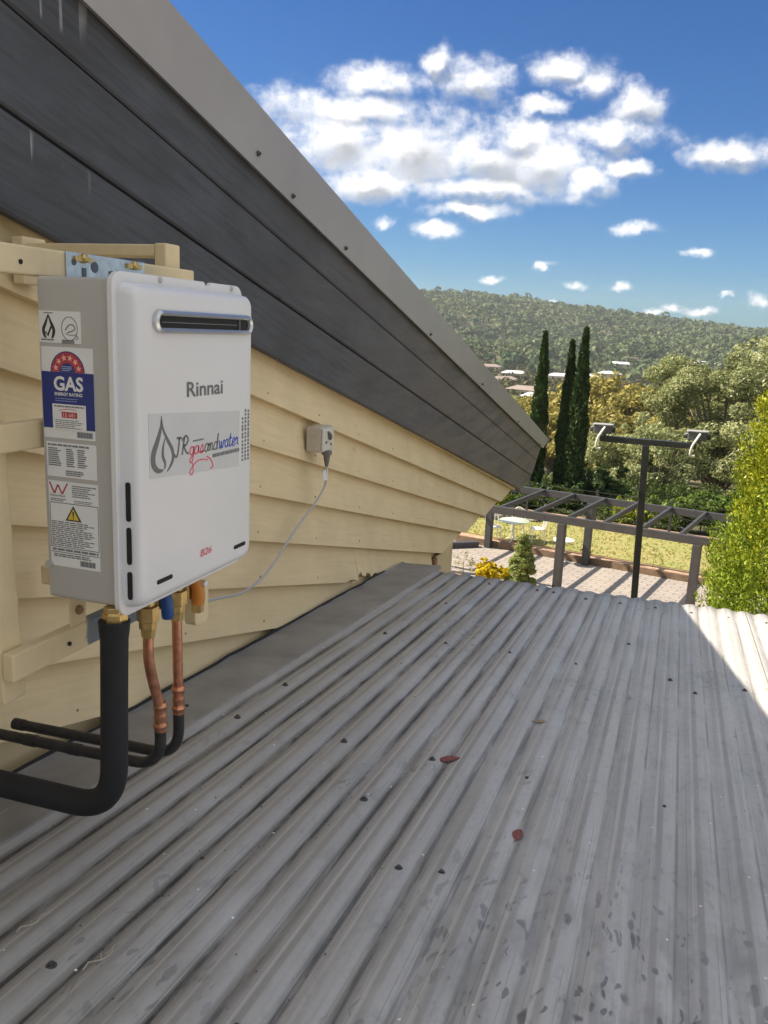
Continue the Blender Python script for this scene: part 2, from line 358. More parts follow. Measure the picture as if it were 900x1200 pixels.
def finish(name, me, m, parent=None, origin=None, bevel=0, smooth=False, kind=None):
    o = bpy.data.objects.new(name, me); COL.objects.link(o)
    if m: me.materials.append(m)
    if parent is not None: o.parent = parent
    elif origin is not None: o.location = origin
    if bevel:
        bm_ = o.modifiers.new('bevel', 'BEVEL'); bm_.width = bevel; bm_.segments = 2; bm_.limit_method = 'ANGLE'; bm_.angle_limit = R(40)
    if smooth:
        me.polygons.foreach_set('use_smooth', [True] * len(me.polygons))
        try: me.set_sharp_from_angle(angle=R(40))
        except Exception: pass
    if kind: o['kind'] = kind
    return o
ORG = {}
def root_of(o):
    while o.parent is not None: o = o.parent
    return o
def part(name, mb, m, parent, bevel=0, smooth=False, kind=None, label=None):
    """a mesh under a thing (or under one of its parts), given in place"""
    og = ORG[root_of(parent).name]
    me = bpy.data.meshes.new(name); me.from_pydata([(q[0]-og[0], q[1]-og[1], q[2]-og[2]) for q in mb.v], [], mb.f); me.update()
    o = finish(name, me, m, parent, None, bevel, smooth, kind)
    if label: o['label'] = label
    return o
def tag(o, label=None, cat=None, group=None, kind=None):
    for k, v in (('label', label), ('category', cat), ('group', group), ('kind', kind)):
        if v: o[k] = v
    return o
def thing(name, label, cat, loc, group=None):
    o = bpy.data.objects.new(name, None); o.empty_display_size = .1; COL.objects.link(o); o.location = loc
    ORG[o.name] = tuple(loc); return tag(o, label, cat, group)
def single(name, mb, m, label, cat, origin, group=None, bevel=0, smooth=False, kind=None):
    me = bpy.data.meshes.new(name); me.from_pydata([(q[0]-origin[0], q[1]-origin[1], q[2]-origin[2]) for q in mb.v], [], mb.f); me.update()
    return tag(finish(name, me, m, None, origin, bevel, smooth), label, cat, group, kind)
def dup(o, parent=None):
    c = o.copy(); COL.objects.link(c); c.parent = parent
    for ch in list(o.children): dup(ch, c)
    return c
def fast_mesh(name, V, Q, n=4):
    """numpy mesh: V (k,3), Q (m,n)"""
    me = bpy.data.meshes.new(name); me.vertices.add(len(V)); me.vertices.foreach_set('co', np.ascontiguousarray(V, dtype=np.float32).ravel())
    me.loops.add(Q.size); me.loops.foreach_set('vertex_index', np.ascontiguousarray(Q, dtype=np.int32).ravel())
    me.polygons.add(len(Q)); me.polygons.foreach_set('loop_start', np.arange(0, Q.size, n, dtype=np.int32))
    me.update(calc_edges=True); me.validate(); return me

# surface helpers: a flat plane with axes u, v and normal n, for labels and print
class Face:
    def __init__(s, o, u, v): s.o = Vector(o); s.u = Vector(u); s.v = Vector(v); s.n = s.u.cross(s.v)
    def p(s, a, c, h=0): return s.o + s.u * a + s.v * c + s.n * h
    def rect(s, mb, a0, a1, c0, c1, h0, h1):
        q = [(a0,c0),(a1,c0),(a1,c1),(a0,c1)]
        return mb.loft([[s.p(a, c, h0) for a, c in q], [s.p(a, c, h1) for a, c in q]])
    def poly(s, mb, pts, h0, h1):
        return mb.loft([[s.p(a, c, h0) for a, c in pts], [s.p(a, c, h1) for a, c in pts]])
    def ribbon(s, mb, pts, w, h0, h1):
        """flat stroke through pts, width w (number or list)"""
        n = len(pts); ws = w if isinstance(w, (list, tuple)) else [w] * n; Lp = []; Rp = []
        for i in range(n):
            a = pts[max(i-1, 0)]; c = pts[min(i+1, n-1)]; dx = c[0]-a[0]; dy = c[1]-a[1]; l = math.hypot(dx, dy) or 1
            nx, ny = -dy/l*ws[i]/2, dx/l*ws[i]/2
            Lp.append((pts[i][0]+nx, pts[i][1]+ny)); Rp.append((pts[i][0]-nx, pts[i][1]-ny))
        for i in range(n-1): s.poly(mb, [Rp[i], Rp[i+1], Lp[i+1], Lp[i]], h0, h1)
        return mb
def smooth_pts(pts, k=5):
    out = []
    for i in range(len(pts) - 1):
        p0 = pts[max(i-1, 0)]; p1 = pts[i]; p2 = pts[i+1]; p3 = pts[min(i+2, len(pts)-1)]
        for j in range(k):
            t = j / k
            out.append(tuple(.5 * (2*p1[m] + (p2[m]-p0[m])*t + (2*p0[m]-5*p1[m]+4*p2[m]-p3[m])*t*t + (3*p1[m]-p0[m]-3*p2[m]+p3[m])*t**3) for m in range(len(p1))))
    out.append(tuple(pts[-1])); return out
def rrect(a0, a1, c0, c1, r, n=5):
    out = []
    for (ca, cc, s0) in ((a1-r, c0+r, -90), (a1-r, c1-r, 0), (a0+r, c1-r, 90), (a0+r, c0+r, 180)):
        for k in range(n + 1):
            an = R(s0 + 90 * k / n); out.append((ca + r*math.cos(an), cc + r*math.sin(an)))
    return out
def lettering(text, face, a0, a1, c0, c1, h, m, parent, name='lettering', shear=0, weight=0, rot=False):
    """flat letters fitted into the box a0..a1, c0..c1 of a face"""
    cu = bpy.data.curves.new(name, 'FONT'); cu.body = text; cu.size = 1; cu.shear = shear; cu.offset = weight; cu.resolution_u = 3; cu.fill_mode = 'FRONT'
    t = bpy.data.objects.new(name, cu); COL.objects.link(t)
    dg = bpy.context.evaluated_depsgraph_get(); me = bpy.data.meshes.new_from_object(t.evaluated_get(dg))
    bpy.data.objects.remove(t); bpy.data.curves.remove(cu)
    co = np.empty(len(me.vertices) * 3, np.float32); me.vertices.foreach_get('co', co); co = co.reshape(-1, 3)
    mn = co.min(0); mx = co.max(0); sz = np.maximum(mx - mn, 1e-6); q = (co - mn) / sz
    if rot: q = np.stack([1 - q[:, 1], q[:, 0], q[:, 2]], -1)
    og = Vector(ORG[root_of(parent).name])
    P = [tuple(face.p(a0 + (a1-a0)*e[0], c0 + (c1-c0)*e[1], h) - og) for e in q]
    me.vertices.foreach_set('co', np.array(P, np.float32).ravel()); me.update()
    me.name = name
    return finish(name, me, m, parent)
def fine_print(face, mb, a0, a1, c0, c1, rows, h, fill=.62, seed=1, jag=True):
    """rows of word-sized dashes, too small to read in the photograph"""
    r_ = random.Random(seed); dh = (c1 - c0) / rows
    for i in range(rows):
        cc = c1 - dh * (i + .5); a = a0; end = a1 - (r_.random() * .35 * (a1-a0) if jag else 0)
        while a < end:
            wl = min((a1-a0) * r_.uniform(.05, .16), end - a)
            face.rect(mb, a, a + wl, cc - dh*fill/2, cc + dh*fill/2, 0.0, h); a += wl + (a1-a0)*.022
    return mb

# ================================================================== SETTING: terrain
RIDGE = [(-3.2,.050),(-1.6,.052),(-.9,.040),(-.4823,.0351),(-.3847,.0416),(-.2861,.0458),(-.2271,.0453),(-.1684,.0418),(-.1392,.0372),(-.0916,.0345),(-.0356,.0287),(.0189,.0216),(.0883,.0152),(.1692,.0107),(.6,.022),(1.5,.045),(2.4,.05),(3.2,.05)]
RA = np.array([q[0] for q in RIDGE]); RE = np.array([q[1] for q in RIDGE])
def terr(X, Y):
    r = np.hypot(X, Y); a = np.arctan2(X, Y)
    prof = np.interp(r, [0, 37, 60, 110, 200, 420, 650], [-6.72, -6.72, -9.5, -16.5, -24, -27, -28.5])
    top = np.interp(a, RA, RE) * 1450 - 7.0 + 8 * np.sin(a * 23) * 0
    t = np.clip((r - 600) / 850, 0, 1); s = t * t * (3 - 2 * t); s = .55 * s + .45 * t ** 1.3
    bumps = (np.sin(X / 95 + 1 + np.sin(Y / 210)) * np.cos(Y / 170) * 11 + np.sin(X / 83 + 1) * np.cos(Y / 71) * 5 + np.sin(X / 37 + Y / 51) * 2.5) * np.clip((r - 500) / 400, 0, 1) * np.clip((1500 - r) / 500, 0, 1)
    z = prof + (top - prof) * s * (r > 600) + bumps
    back = np.clip((r - 1450) / 1100, 0, 1)
    return np.where(r > 1450, top * (1 - back) + (-30) * back, z)
na = 240; rad = np.concatenate([[0.0], np.linspace(3, 60, 12), np.geomspace(66, 2600, 70)])
TH = np.linspace(-math.pi, math.pi, na, endpoint=False)
V = [(0, 0, float(terr(np.array(0.), np.array(0.01))))]
G = np.stack([np.outer(rad[1:], np.sin(TH)), np.outer(rad[1:], np.cos(TH))], -1); Z = terr(G[..., 0], G[..., 1])
TV = np.concatenate([G, Z[..., None]], -1).reshape(-1, 3)
nr = len(rad) - 1; ii, jj = np.meshgrid(np.arange(nr - 1), np.arange(na), indexing='ij')
TQ = np.stack([ii*na+jj, ii*na+(jj+1)%na, (ii+1)*na+(jj+1)%na, (ii+1)*na+jj], -1).reshape(-1, 4)[:, ::-1]
def ground_fn(q, P, c, p):
    n = q.noise(P, .035, 5, .6); c = q.mix(q.mapr(n, .4, .62), c, (.16, .13, .07, 1))
    n = q.noise(P, .5, 5, .6); return q.mix(q.mapr(n, .45, .65, 0, .6), c, (.05, .06, .025, 1))
M_ground = mat('bush_ground', (.085, .085, .04), .9, 0, .3, .2, fn=ground_fn)
te = finish('ground', fast_mesh('ground', TV, TQ), M_ground, smooth=True); tag(te, kind='structure')
# close the centre under the house
cm = MB(); cm.add([tuple(q) for q in TV[:na]], [tuple(range(na - 1, -1, -1))])
o = single('house_pad', cm, M_ground, None, None, (0, 0, 0), kind='structure')

# garden frame: origin at the right front corner of the pergola, a to the left, c away from the house
GZ = -6.56
GO = Vector((1.437, 20.725, GZ)); GA = Vector((-math.cos(-.207), -math.sin(-.207), 0)); GB = Vector((-math.sin(-.207), math.cos(-.207), 0)) * 1.0
GB = Vector((.2055, .9787, 0))
def gp(a, c, h=0): return GO + GA * a + GB * c + Vector((0, 0, h))
def gbox(mb, a0, a1, c0, c1, h0, h1):
    q = [(a0,c0),(a0,c1),(a1,c1),(a1,c0)]
    return mb.loft([[gp(a, c, h0) for a, c in q], [gp(a, c, h1) for a, c in q]])
def paver_fn(q, P, c, p):
    mp = q.n('ShaderNodeMapping'); q.link(P, mp.inputs[0]); mp.inputs['Rotation'].default_value = (0, 0, .207 + .02)
    br = q.n('ShaderNodeTexBrick'); q.link(mp.outputs[0], br.inputs['Vector']); br.inputs['Scale'].default_value = 1.0
    br.inputs['Brick Width'].default_value = .40; br.inputs['Row Height'].default_value = .20; br.inputs['Mortar Size'].default_value = .014
    br.inputs['Color1'].default_value = (.25, .228, .212, 1); br.inputs['Color2'].default_value = (.30, .277, .258, 1); br.inputs['Mortar'].default_value = (.12, .10, .085, 1)
    n = q.noise(P, 1.2, 5, .6)
    return q.mix(q.mapr(n, .4, .7, 0, .35), br.outputs['Color'], (.31, .265, .225, 1))
M_paver = mat('pale_concrete_pavers', (.55, .47, .40), .8, 0, .1, 4, fn=paver_fn)
def lawn_fn(q, P, c, p):
    n = q.noise(P, 1.1, 6, .65); c = q.mix(q.mapr(n, .35, .65), c, (.28, .24, .095, 1))
    n = q.noise(P, 14, 4, .7); return q.mix(q.mapr(n, .4, .7, 0, .4), c, (.14, .15, .05, 1))
M_lawn = mat('dry_lawn', (.20, .22, .065), .9, 0, .2, 6, .4, 50, fn=lawn_fn)
M_soil = mat('red_soil', (.34, .22, .145), .9, 0, .35, 3, .4, 20)
M_sleeper = mat('weathered_sleeper', (.17, .115, .075), .8, 0, .35, 5, .2, 30)
mb = MB(); gbox(mb, -2.5, 13.0, -.25, 3.45, -.10, 0.0); single('patio', mb, M_paver, None, None, tuple(GO), kind='structure')
mb = MB(); gbox(mb, -8, 16, 3.55, 4.0, -.1, .17); single('garden_bed', mb, M_soil, None, None, tuple(GO), kind='structure')
mb = MB(); gbox(mb, -12, 20, 4.0, 8.0, -.1, .20); single('lawn', mb, M_lawn, None, None, tuple(GO), kind='structure')
mb = MB(); gbox(mb, -12, 20, 8.0, 8.9, -.1, .22); single('dirt_strip', mb, M_soil, None, None, tuple(GO), kind='structure')
mb = MB(); gbox(mb, 13.0, 20.0, -.25, 3.45, -.1, .02); gbox(mb, -2.5, 20.0, -6.0, -.36, -.1, .02); single('dirt_path', mb, M_soil, None, None, tuple(GO), kind='structure')
# short tufts of grass on the lawn
n = 9000; aa = rng.uniform(-11, 19, n); cc = rng.uniform(4.02, 7.95, n)
base = np.array([tuple(gp(0, 0, .2))]) + np.outer(aa, np.array(GA)) + np.outer(cc, np.array(GB))
hh = rng.uniform(.03, .09, n); dx = rng.normal(0, .03, (n, 2)); th = rng.uniform(0, math.pi, n); wv = np.stack([np.cos(th), np.sin(th), 0*th], -1) * .03
tip = base + np.concatenate([dx, hh[:, None]], -1)
V = np.stack([base - wv, base + wv, tip], 1).reshape(-1, 3); Q = np.arange(n * 3).reshape(-1, 3)
L_grass = leaf_mat('grass_blade', (.30, .32, .09), (.46, .42, .15), .5)
o = finish('grass', fast_mesh('grass', V, Q, 3), L_grass); tag(o, 'short half dry grass tufts across the lawn', 'grass', kind='stuff')

# ================================================================== HOUSE
XW = -1.25; TW = math.tan(R(14.4)); TF = math.tan(R(14.0))
house = thing('house', 'house with cream weatherboard gable and charcoal fascia boards beneath a grey barge capping', 'house', (-3.0, 3.0, -6.6))
def clip_mesh(name, mb, m, planes, parent, bevel=0):
    bm = bmesh.new(); vs = [bm.verts.new(q) for q in mb.v]
    for f in mb.f: bm.faces.new([vs[i] for i in f])
    for co, no in planes:
        bmesh.ops.bisect_plane(bm, geom=bm.verts[:] + bm.edges[:] + bm.faces[:], plane_co=co, plane_no=no, clear_outer=True)
        bmesh.ops.holes_fill(bm, edges=[e for e in bm.edges if e.is_boundary])
    if not bm.faces: bm.free(); return None
    bmesh.ops.recalc_face_normals(bm, faces=bm.faces)
    og = ORG[root_of(parent).name]; bmesh.ops.translate(bm, vec=(-og[0], -og[1], -og[2]), verts=bm.verts)
    me = bpy.data.meshes.new(name); bm.to_mesh(me); bm.free(); me.update()
    return finish(name, me, m, parent, None, bevel)
def rake_board(y0, y1, zb, tan, prof):
    """prof: list of (X, height above the lower edge); swept down the slope from y0 to y1; zb(y) is the lower edge"""
    mb = MB(); loops = []
    for k in range(13):
        yy = y0 + (y1 - y0) * k / 12
        loops.append([(X, yy, zb(yy) + h) for X, h in prof])
    mb.loft(loops); return mb
# weatherboards, lapped, each its own board
EXPO = .158
for k in range(-6, 2):
    wob = .0015 * math.sin(k * 2.3)
    zb = lambda yy, k=k: -0.208 - TW * (yy - 2.353) + k * EXPO
    prof = [(XW + wob, 0), (XW + wob - .001, .006), (XW - .033, EXPO + .02), (XW - .040, EXPO + .02), (XW - .030, 0)]
    prof = [(x_, h_) for x_, h_ in prof]
    ytop = 4.72 if k < -3 else 7.7
    mb = rake_board(-1.5, ytop, zb, TW, prof)
    pl = [((0, 0, -1.335), (0, 0, -1))] if k >= -3 else []
    if k == -4:                                             # rotten bite out of the lower edge just above the flashing
        bite = lambda yy: (.034 + .010 * math.sin(yy * 61) + .006 * math.sin(yy * 140)) * (1 if 3.40 < yy < 3.70 else 0) + (.012 * math.sin((yy - 3.25) * 20) if 3.25 < yy <= 3.40 else 0)
        mb = MB(); mb.loft([[(X, yy, zb(yy) + h + (bite(yy) if h < .02 else 0)) for X, h in prof] for yy in sorted([-1.5, 1, 2, 3, 3.2, 3.401, 3.399, 3.699, 3.701, 4.2, 4.72] + [3.25 + .02*q for q in range(24)])])
        clip_mesh('weatherboard', mb, M_cream, pl, house)
    else:
        clip_mesh('weatherboard', mb, M_cream, pl, house, .0015)
nail0 = None
for k in range(-6, 2):                                      # nail heads near the lower edge of each board
    for j in range(14):
        yy = .62 + j * .46 + .03 * math.sin(j * 5 + k); zz = -0.208 - TW * (yy - 2.353) + k * EXPO + .030 + .004 * math.sin(j * 3 + k)
        if zz < roof_z(min(yy, YE)) + .03 or zz < -1.31 or (k < -3 and yy > 4.7): continue
        xx = XW + .0015 * math.sin(k * 2.3) - .0052
        if nail0 is None:
            mb = MB(); mb.tube([(xx - .001, yy, zz), (xx + .0012, yy, zz)], .0034, 7); nail0 = part('nail_head', mb, M_nail, house); nx_, ny_, nz_ = xx, yy, zz
        else:
            o = nail0.copy(); COL.objects.link(o); o.parent = house; o.location = (xx - nx_, yy - ny_, zz - nz_)
# fascia boards
ZF = lambda yy, h: .552 - TF * (yy - 1.37) + h            # h = 0 on the groove under the topmost board
XF = -1.226
END = ((0, 8.56, -1.10), Vector((0, .37, -.93)).normalized())
for i, (h0, h1) in enumerate(((-.372, -.188), (-.182, -.003), (.003, .20))):
    off = (.0, .003, .0015)[i]
    prof = [(XF + off - .004, h0), (XF + off, h0 + .005), (XF + off, h1 - .005), (XF + off - .004, h1), (XF - .022, h1), (XF - .022, h0)]
    mb = rake_board(-1.5, 8.9, lambda yy: ZF(yy, 0), TF, prof)
    clip_mesh('fascia_board', mb, M_fascia, [((0, 8.56, -1.105), Vector((0, .40, -.92)).normalized() * 1 if False else Vector((0, .42, -.91)).normalized()), ((0, 0, -1.352), (0, 0, -1))], house)
mb = rake_board(-1.5, 8.4, lambda yy: ZF(yy, 0), TF, [(XF - .018, -.36), (XF - .018, .2), (XF - .03, .2), (XF - .03, -.36)])
clip_mesh('fascia_backing', mb, M_dark, [((0, 0, -1.34), (0, 0, -1)), ((0, 8.45, -1.105), Vector((0, .42, -.91)).normalized())], house)
# barge capping, two lengths lapped
XT = -1.205
def cap_mesh(y0, y1, off, slant):
    zt0 = lambda yy: .624 - .2437 * (yy - 1.549); zt1 = lambda yy: .729 - .2487 * (yy - 1.853)
    mb = MB(); loops = []
    for k in range(13):
        t = k / 12; yb = y0 + (y1 - y0) * t; yt = yb + slant * t
        loops.append([(XT + off - .014, yb, zt0(yb) + .004), (XT + off, yb, zt0(yb)), (XT + off, yt, zt1(yt)), (XT + off - .004, yt, zt1(yt) + .004),
                      (XT - .16, yt, zt1(yt) + .006), (XT - .16, yt, zt1(yt) + .003), (XT + off - .005, yt, zt1(yt) - .001), (XT + off - .003, yb, zt0(yb) + .003)])
    return mb.loft(loops)
part('barge_capping', cap_mesh(-1.5, 8.631, 0, .398), M_trim, house)
for yy, zz in ((2.302, .484), (2.54, .405), (3.0, .294), (4.2, -.005), (5.505, -.313), (8.37, -1.037), (1.2, .72), (7.0, -.69)):
    mb = MB(); mb.tube([(XT + .001, yy, zz), (XT + .005, yy, zz), (XT + .006, yy, zz), (XT + .011, yy, zz)], [.008, .008, .0045, .004], 10)
    part('capping_screw', mb, M_screw, house)
# body of the house behind the boards, soffit and roof
mb = MB(); prof = [(-1.5, .552 - TF*(-1.5-1.37) + .15), (8.35, .552 - TF*(8.35-1.37) + .12), (7.9, -1.325), (5.17, -1.325), (5.17, -6.7), (-1.5, -6.7)]
mb.loft([[(-6.0, a, c) for a, c in prof], [(XW - .042, a, c) for a, c in prof]]); part('wall', mb, M_core, house)
mb = MB(); mb.box(XW - .028, XW - .004, 4.745, 4.80, -3.2, -1.338); part('corner_post', mb, M_brown, house, .002)
mb = MB(); mb.box(XW - .030, XW - .012, 4.805, 5.20, -6.7, -1.338); part('corner_board', mb, M_core, house, .002)
mb = MB(); L1 = []; L2 = []
for k in range(180):
    yy = -1.5 + 10.6 * k / 179; L1.append((yy, .735 - .2487 * (yy - 1.853) + .012 + .008 * math.sin(k * 1.9)))
mb.add([(XT - .05, a, c) for a, c in L1] + [(-6.1, a, c) for a, c in L1], [(i, i + 1, i + 181, i + 180) for i in range(179)])
part('roof', mb, M_trim, house)

# ================================================================== LOWER ROOF
lroof = thing('lower_roof', 'low pitched grey corrugated iron roof in front of the weatherboard wall', 'roof', (.4, 1.3, -6.6))
AMP = .0043; NS = 16
def wave(ph): return 1 - 2 * ((1 - math.cos(2 * math.pi * ph)) / 2) ** 1.5
def crest_x(i, yy): return RX0 + PITCH * i - SKEW * (YE - yy)
YS = [-1.2, -.4, .3, 1.0, 1.8, 2.75, 3.4, 3.8, YE]
for sidx in range(9):  # sheets run on unseen to the right, extended to bounce light onto the wall
    i0 = sidx * 10 - (.5 if sidx else .42); i1 = sidx * 10 + 9.5 + (.55 if sidx < 8 else .4)
    nn = int((i1 - i0) * NS) + 1; mb = MB(); vs = []
    rr_ = random.Random(sidx)
    for yi, yy in enumerate(YS):
        ye = yy + (.004 * (sidx % 2) if yi == len(YS) - 1 else 0)
        for k in range(nn):
            ph = i0 + (i1 - i0) * k / (nn - 1)
            dent = .0012 * math.sin(ph * 2.1 + yy * 3.3) + .0015 * math.sin(ph * .37 + yy * 1.7)
            vs.append((crest_x(ph, ye), ye, roof_z(ye) + AMP * wave(ph) + AMP + dent + .0016 * (sidx % 2)))
    fs = [(yi*nn+k, yi*nn+k+1, (yi+1)*nn+k+1, (yi+1)*nn+k) for yi in range(len(YS)-1) for k in range(nn-1)]
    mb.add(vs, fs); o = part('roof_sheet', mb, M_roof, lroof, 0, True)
    sm = o.modifiers.new('thickness', 'SOLIDIFY'); sm.thickness = .0012; sm.offset = -1
# wall flashing: up the wall a little, across, and a turned-down lip on the first crest
mb = MB(); loops = []
for k in range(14):
    yy = -1.2 + (4.06 + 1.2) * k / 13; zz = roof_z(yy) + 2 * AMP + .0035
    wv = .002 * math.sin(k * 2.2)
    lip = -1.066 + .0078 * max(0, yy - 1) 
    zw = roof_z(yy) + .002
    loops.append([(XW + .004, yy, zw + .010 + wv * 2), (XW + .007, yy, zw + .004), (XW + .02, yy, zw + .001), (-1.16, yy, zz - .004 + wv), (lip - .014, yy, zz + .002), (lip, yy, zz + .001), (lip + .005, yy, zz - .012),
                  (lip + .002, yy, zz - .012), (lip - .012, yy, zz - .003), (-1.16, yy, zz - .008), (XW + .018, yy, zw - .003), (XW + .001, yy, zw + .008)])
mb.loft(loops); part('wall_flashing', mb, M_flash, lroof, 0, True)
# black sealant smeared along the top of the flashing
mb = MB(); pts = []
rs = random.Random(3)
for k in range(60):
    yy = -1.0 + 4.75 * k / 59; pts.append((XW + .006, yy, roof_z(yy) + .013 + rs.uniform(-.003, .003)))
mb.tube(pts, [.0030 + rs.uniform(0, .0025) for _ in pts], 6); part('sealant', mb, M_dark, lroof, 0, True)
SCREWS = [(5, .85), (14, .85), (2, 1.80), (0, 1.80), (6, 1.79), (9, 1.79), (12, 1.79), (16, 1.79), (19, 1.79), (12, 2.74), (16, 2.74), (17, 2.64), (19, 2.76), (9, 2.75), (6, 2.74), (3, 2.74), (22, 2.74),
          (8, 3.81), (9, 3.81), (11, 3.77), (13, 3.77), (15, 3.78), (17, 3.78), (19, 3.78), (21, 3.78), (5, 3.8), (11, 1.33), (10, 1.31), (8, 1.53), (2, 2.08), (4, 3.3), (14, 3.1), (9, .85), (18, .86), (24, 1.79), (24, 3.78)]
screw0 = None
for (i, yy) in SCREWS:
    X = crest_x(i, yy); z0 = roof_z(yy) + 2 * AMP
    if screw0 is None:
        mb = MB(); mb.tube([(X, yy, z0 + q) for q in (-.0015, .0008, .0010, .0022, .0024)], [.0086, .0082, .0070, .0064, .0040], 18)
        mb.tube([(X, yy, z0 + .0022), (X, yy, z0 + .0062)], .0042, 6)
        screw0 = part('roof_screw', mb, M_screw, lroof, 0, False); sx, sy, sz = X, yy, z0
    else:
        o = screw0.copy(); COL.objects.link(o); o.parent = lroof; o.location = (X - sx, yy - sy, z0 - sz)
mb = MB(); mb.box(XW + .05, 5.5, -1.1, 3.72, -6.7, roof_z(3.8) - .06); part('wall', mb, M_core, lroof)
mb = MB(); mb.box(XW + .10, 5.6, 3.74, 3.765, roof_z(3.8) - .19, roof_z(3.8) - .02); part('eave_board', mb, M_fascia, lroof)

# ================================================================== MOUNTING FRAME
def worn_fn(q, P, c, p):
    x, y, z = q.sep(P)
    n = q.noise(P, 16, 4, .6)
    f = q.math('MULTIPLY', q.mapr(q.math('ADD', y, q.math('MULTIPLY', q.math('SUBTRACT', n, .5), .10)), 1.085, 1.10), q.mapr(z, -.44, -.46))
    return q.mix(f, c, (.17, .20, .23, 1))
M_worn = mat('cream_paint_over_bare_steel', (.72, .59, .365), .55, 0, .08, 14, .12, 40, fn=worn_fn)
frame = thing('mounting_frame', 'cream painted stand-off frame bolted to the wall behind the water heater', 'frame', (-.92, .95, -.575))
mb = MB(); mb.loft([[(a, .949 + c - dy_, z_) for a, c in ((-.925, -.0225), (-.900, -.0225), (-.900, .0225), (-.925, .0225))] for z_, dy_ in ((-.575, 0), (.098, .027))]); part('post', mb, M_cream2, frame, .003)
mb = MB(); mb.box(-.925, -.900, 1.368, 1.415, -.555, .140); part('post', mb, M_cream2, frame, .003)
mb = MB(); mb.box(-.899, -.876, .55, 1.425, .056, .096); part('rail', mb, M_cream2, frame, .003)
mb = MB(); mb.box(-.899, -.878, .60, 1.40, -.191, -.150); part('rail', mb, M_cream2, frame, .003)
mb = MB(); mb.box(-.899, -.878, .924, 1.43, -.535, -.491); part('rail', mb, M_worn, frame, .003)
mb = MB(); mb.box(-1.218, -.926, 1.370, 1.413, .116, .138); part('arm', mb, M_cream2, frame, .003)
mb = MB(); mb.box(-1.218, -.926, 1.372, 1.412, -.552, -.512); part('arm', mb, M_cream2, frame, .003)
mb = MB(); mb.box(-1.218, -.926, .930, .968, -.572, -.548); part('arm', mb, M_brown, frame, .003)
mb = MB(); mb.box(-1.218, -.926, .930, .968, .060, .095); part('arm', mb, M_cream2, frame, .003)
mb = MB(); mb.box(-1.246, -1.219, 1.365, 1.43, .06, .150); part('wall_batten', mb, M_cream2, frame, .003)
mb = MB(); mb.box(-1.246, -1.219, .915, .985, -.60, -.50); part('wall_batten', mb, M_cream2, frame, .003)
for yy, zz in ((.975, .073), (1.03, -.172), (1.045, -.514), (1.125, -.512), (.80, .073)):
    mb = MB(); mb.tube([(-.877, yy, zz), (-.8745, yy, zz)], .0035, 10); part('screw_hole', mb, M_dark, frame)
mb = MB(); mb.loft([[(X, 1.445 + a, -.565 + c) for a, c in rrect(-.026, .026, -.045, .045, .014)] for X in (-.900, -.874)]); part('end_plate', mb, M_cream2, frame, .002)

# ================================================================== WATER HEATER
heater = thing('water_heater', 'silver grey gas water heater box with stickers mounted on the cream frame', 'water heater', (-.80, 1.18, -.42))
Y0, Y1 = .998, 1.348
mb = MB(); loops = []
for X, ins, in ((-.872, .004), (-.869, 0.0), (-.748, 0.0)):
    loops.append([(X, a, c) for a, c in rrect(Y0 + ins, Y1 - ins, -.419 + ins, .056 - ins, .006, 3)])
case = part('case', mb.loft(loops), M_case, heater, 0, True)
# flange of the front cover, with the notch in its upper edge
fl = rrect(Y0 - .007, 1.358, -.434, .066, .022, 6)
out = []
for a, c in fl: out.append((a, c))
i_top = [i for i, (a, c) in enumerate(out) if c > .0655]
tl = [(1.255, .066), (1.249, .060), (1.243, .058), (1.236, .060), (1.230, .066)]
k = max(i_top[0], 0)
flp = []
for i, q in enumerate(out):
    flp.append(q)
    if i + 1 < len(out) and q[1] > .0655 and out[i+1][1] > .0655 and q[0] - out[i+1][0] > .1: flp += tl
mb = MB(); mb.loft([[(-.7475, a, c) for a, c in flp], [(-.738, a, c) for a, c in flp]])
flange = part('cover_flange', mb, M_silver, heater, .0015)
cov = MB(); loops = []
for X, ins, r_ in ((-.7385, .006, .016), (-.729, .0075, .016), (-.719, .010, .017), (-.7145, .013, .018), (-.7122, .017, .019), (-.7115, .022, .02)):
    loops.append([(X, a, c) for a, c in rrect(Y0 + ins - .003, Y1 - ins + .012, -.428 + ins, .058 - ins, r_, 7)])
cover = part('front_cover', cov.loft(loops), M_silver, heater, 0, True)
FR = Face((-.7113, 0, 0), (0, 1, 0), (0, 0, 1))           # the front face: u along the wall, v up, normal out
SD = Face((0, Y0 - .0002, 0), (1, 0, 0), (0, 0, 1))       # the left side face
# flue outlet
def slot_loop(a0, a1, c0, c1, h, n=8): return [FR.p(a, c, h) for a, c in rrect(a0, a1, c0, c1, (c1 - c0) / 2 - 1e-4, n)]
mb = MB(); mb.loft([slot_loop(1.045, 1.338, -.0165, .0165, 0), slot_loop(1.0455, 1.3375, -.016, .016, .006), slot_loop(1.050, 1.333, -.0125, .0125, .0085), slot_loop(1.056, 1.329, -.0092, .0092, .0055), slot_loop(1.057, 1.328, -.0088, .0088, .001)], False, True)
ring = part('flue_surround', mb, M_ventring, heater, 0, True)
mb = MB(); mb.loft([slot_loop(1.0575, 1.3275, -.0086, .0086, .0008), slot_loop(1.0575, 1.3275, -.0086, .0086, .0014)]); part('flue_opening', mb, M_dark, ring)
mb = MB(); FR.rect(mb, 1.066, 1.285, -.0012, .0000, .0016, .003); part('baffle', mb, M_fineink, ring)
mb = MB(); FR.rect(mb, 1.292, 1.297, -.0084, .0084, .0016, .0035); part('baffle', mb, mat('dull_steel', (.12, .12, .125), .4, .5), ring)
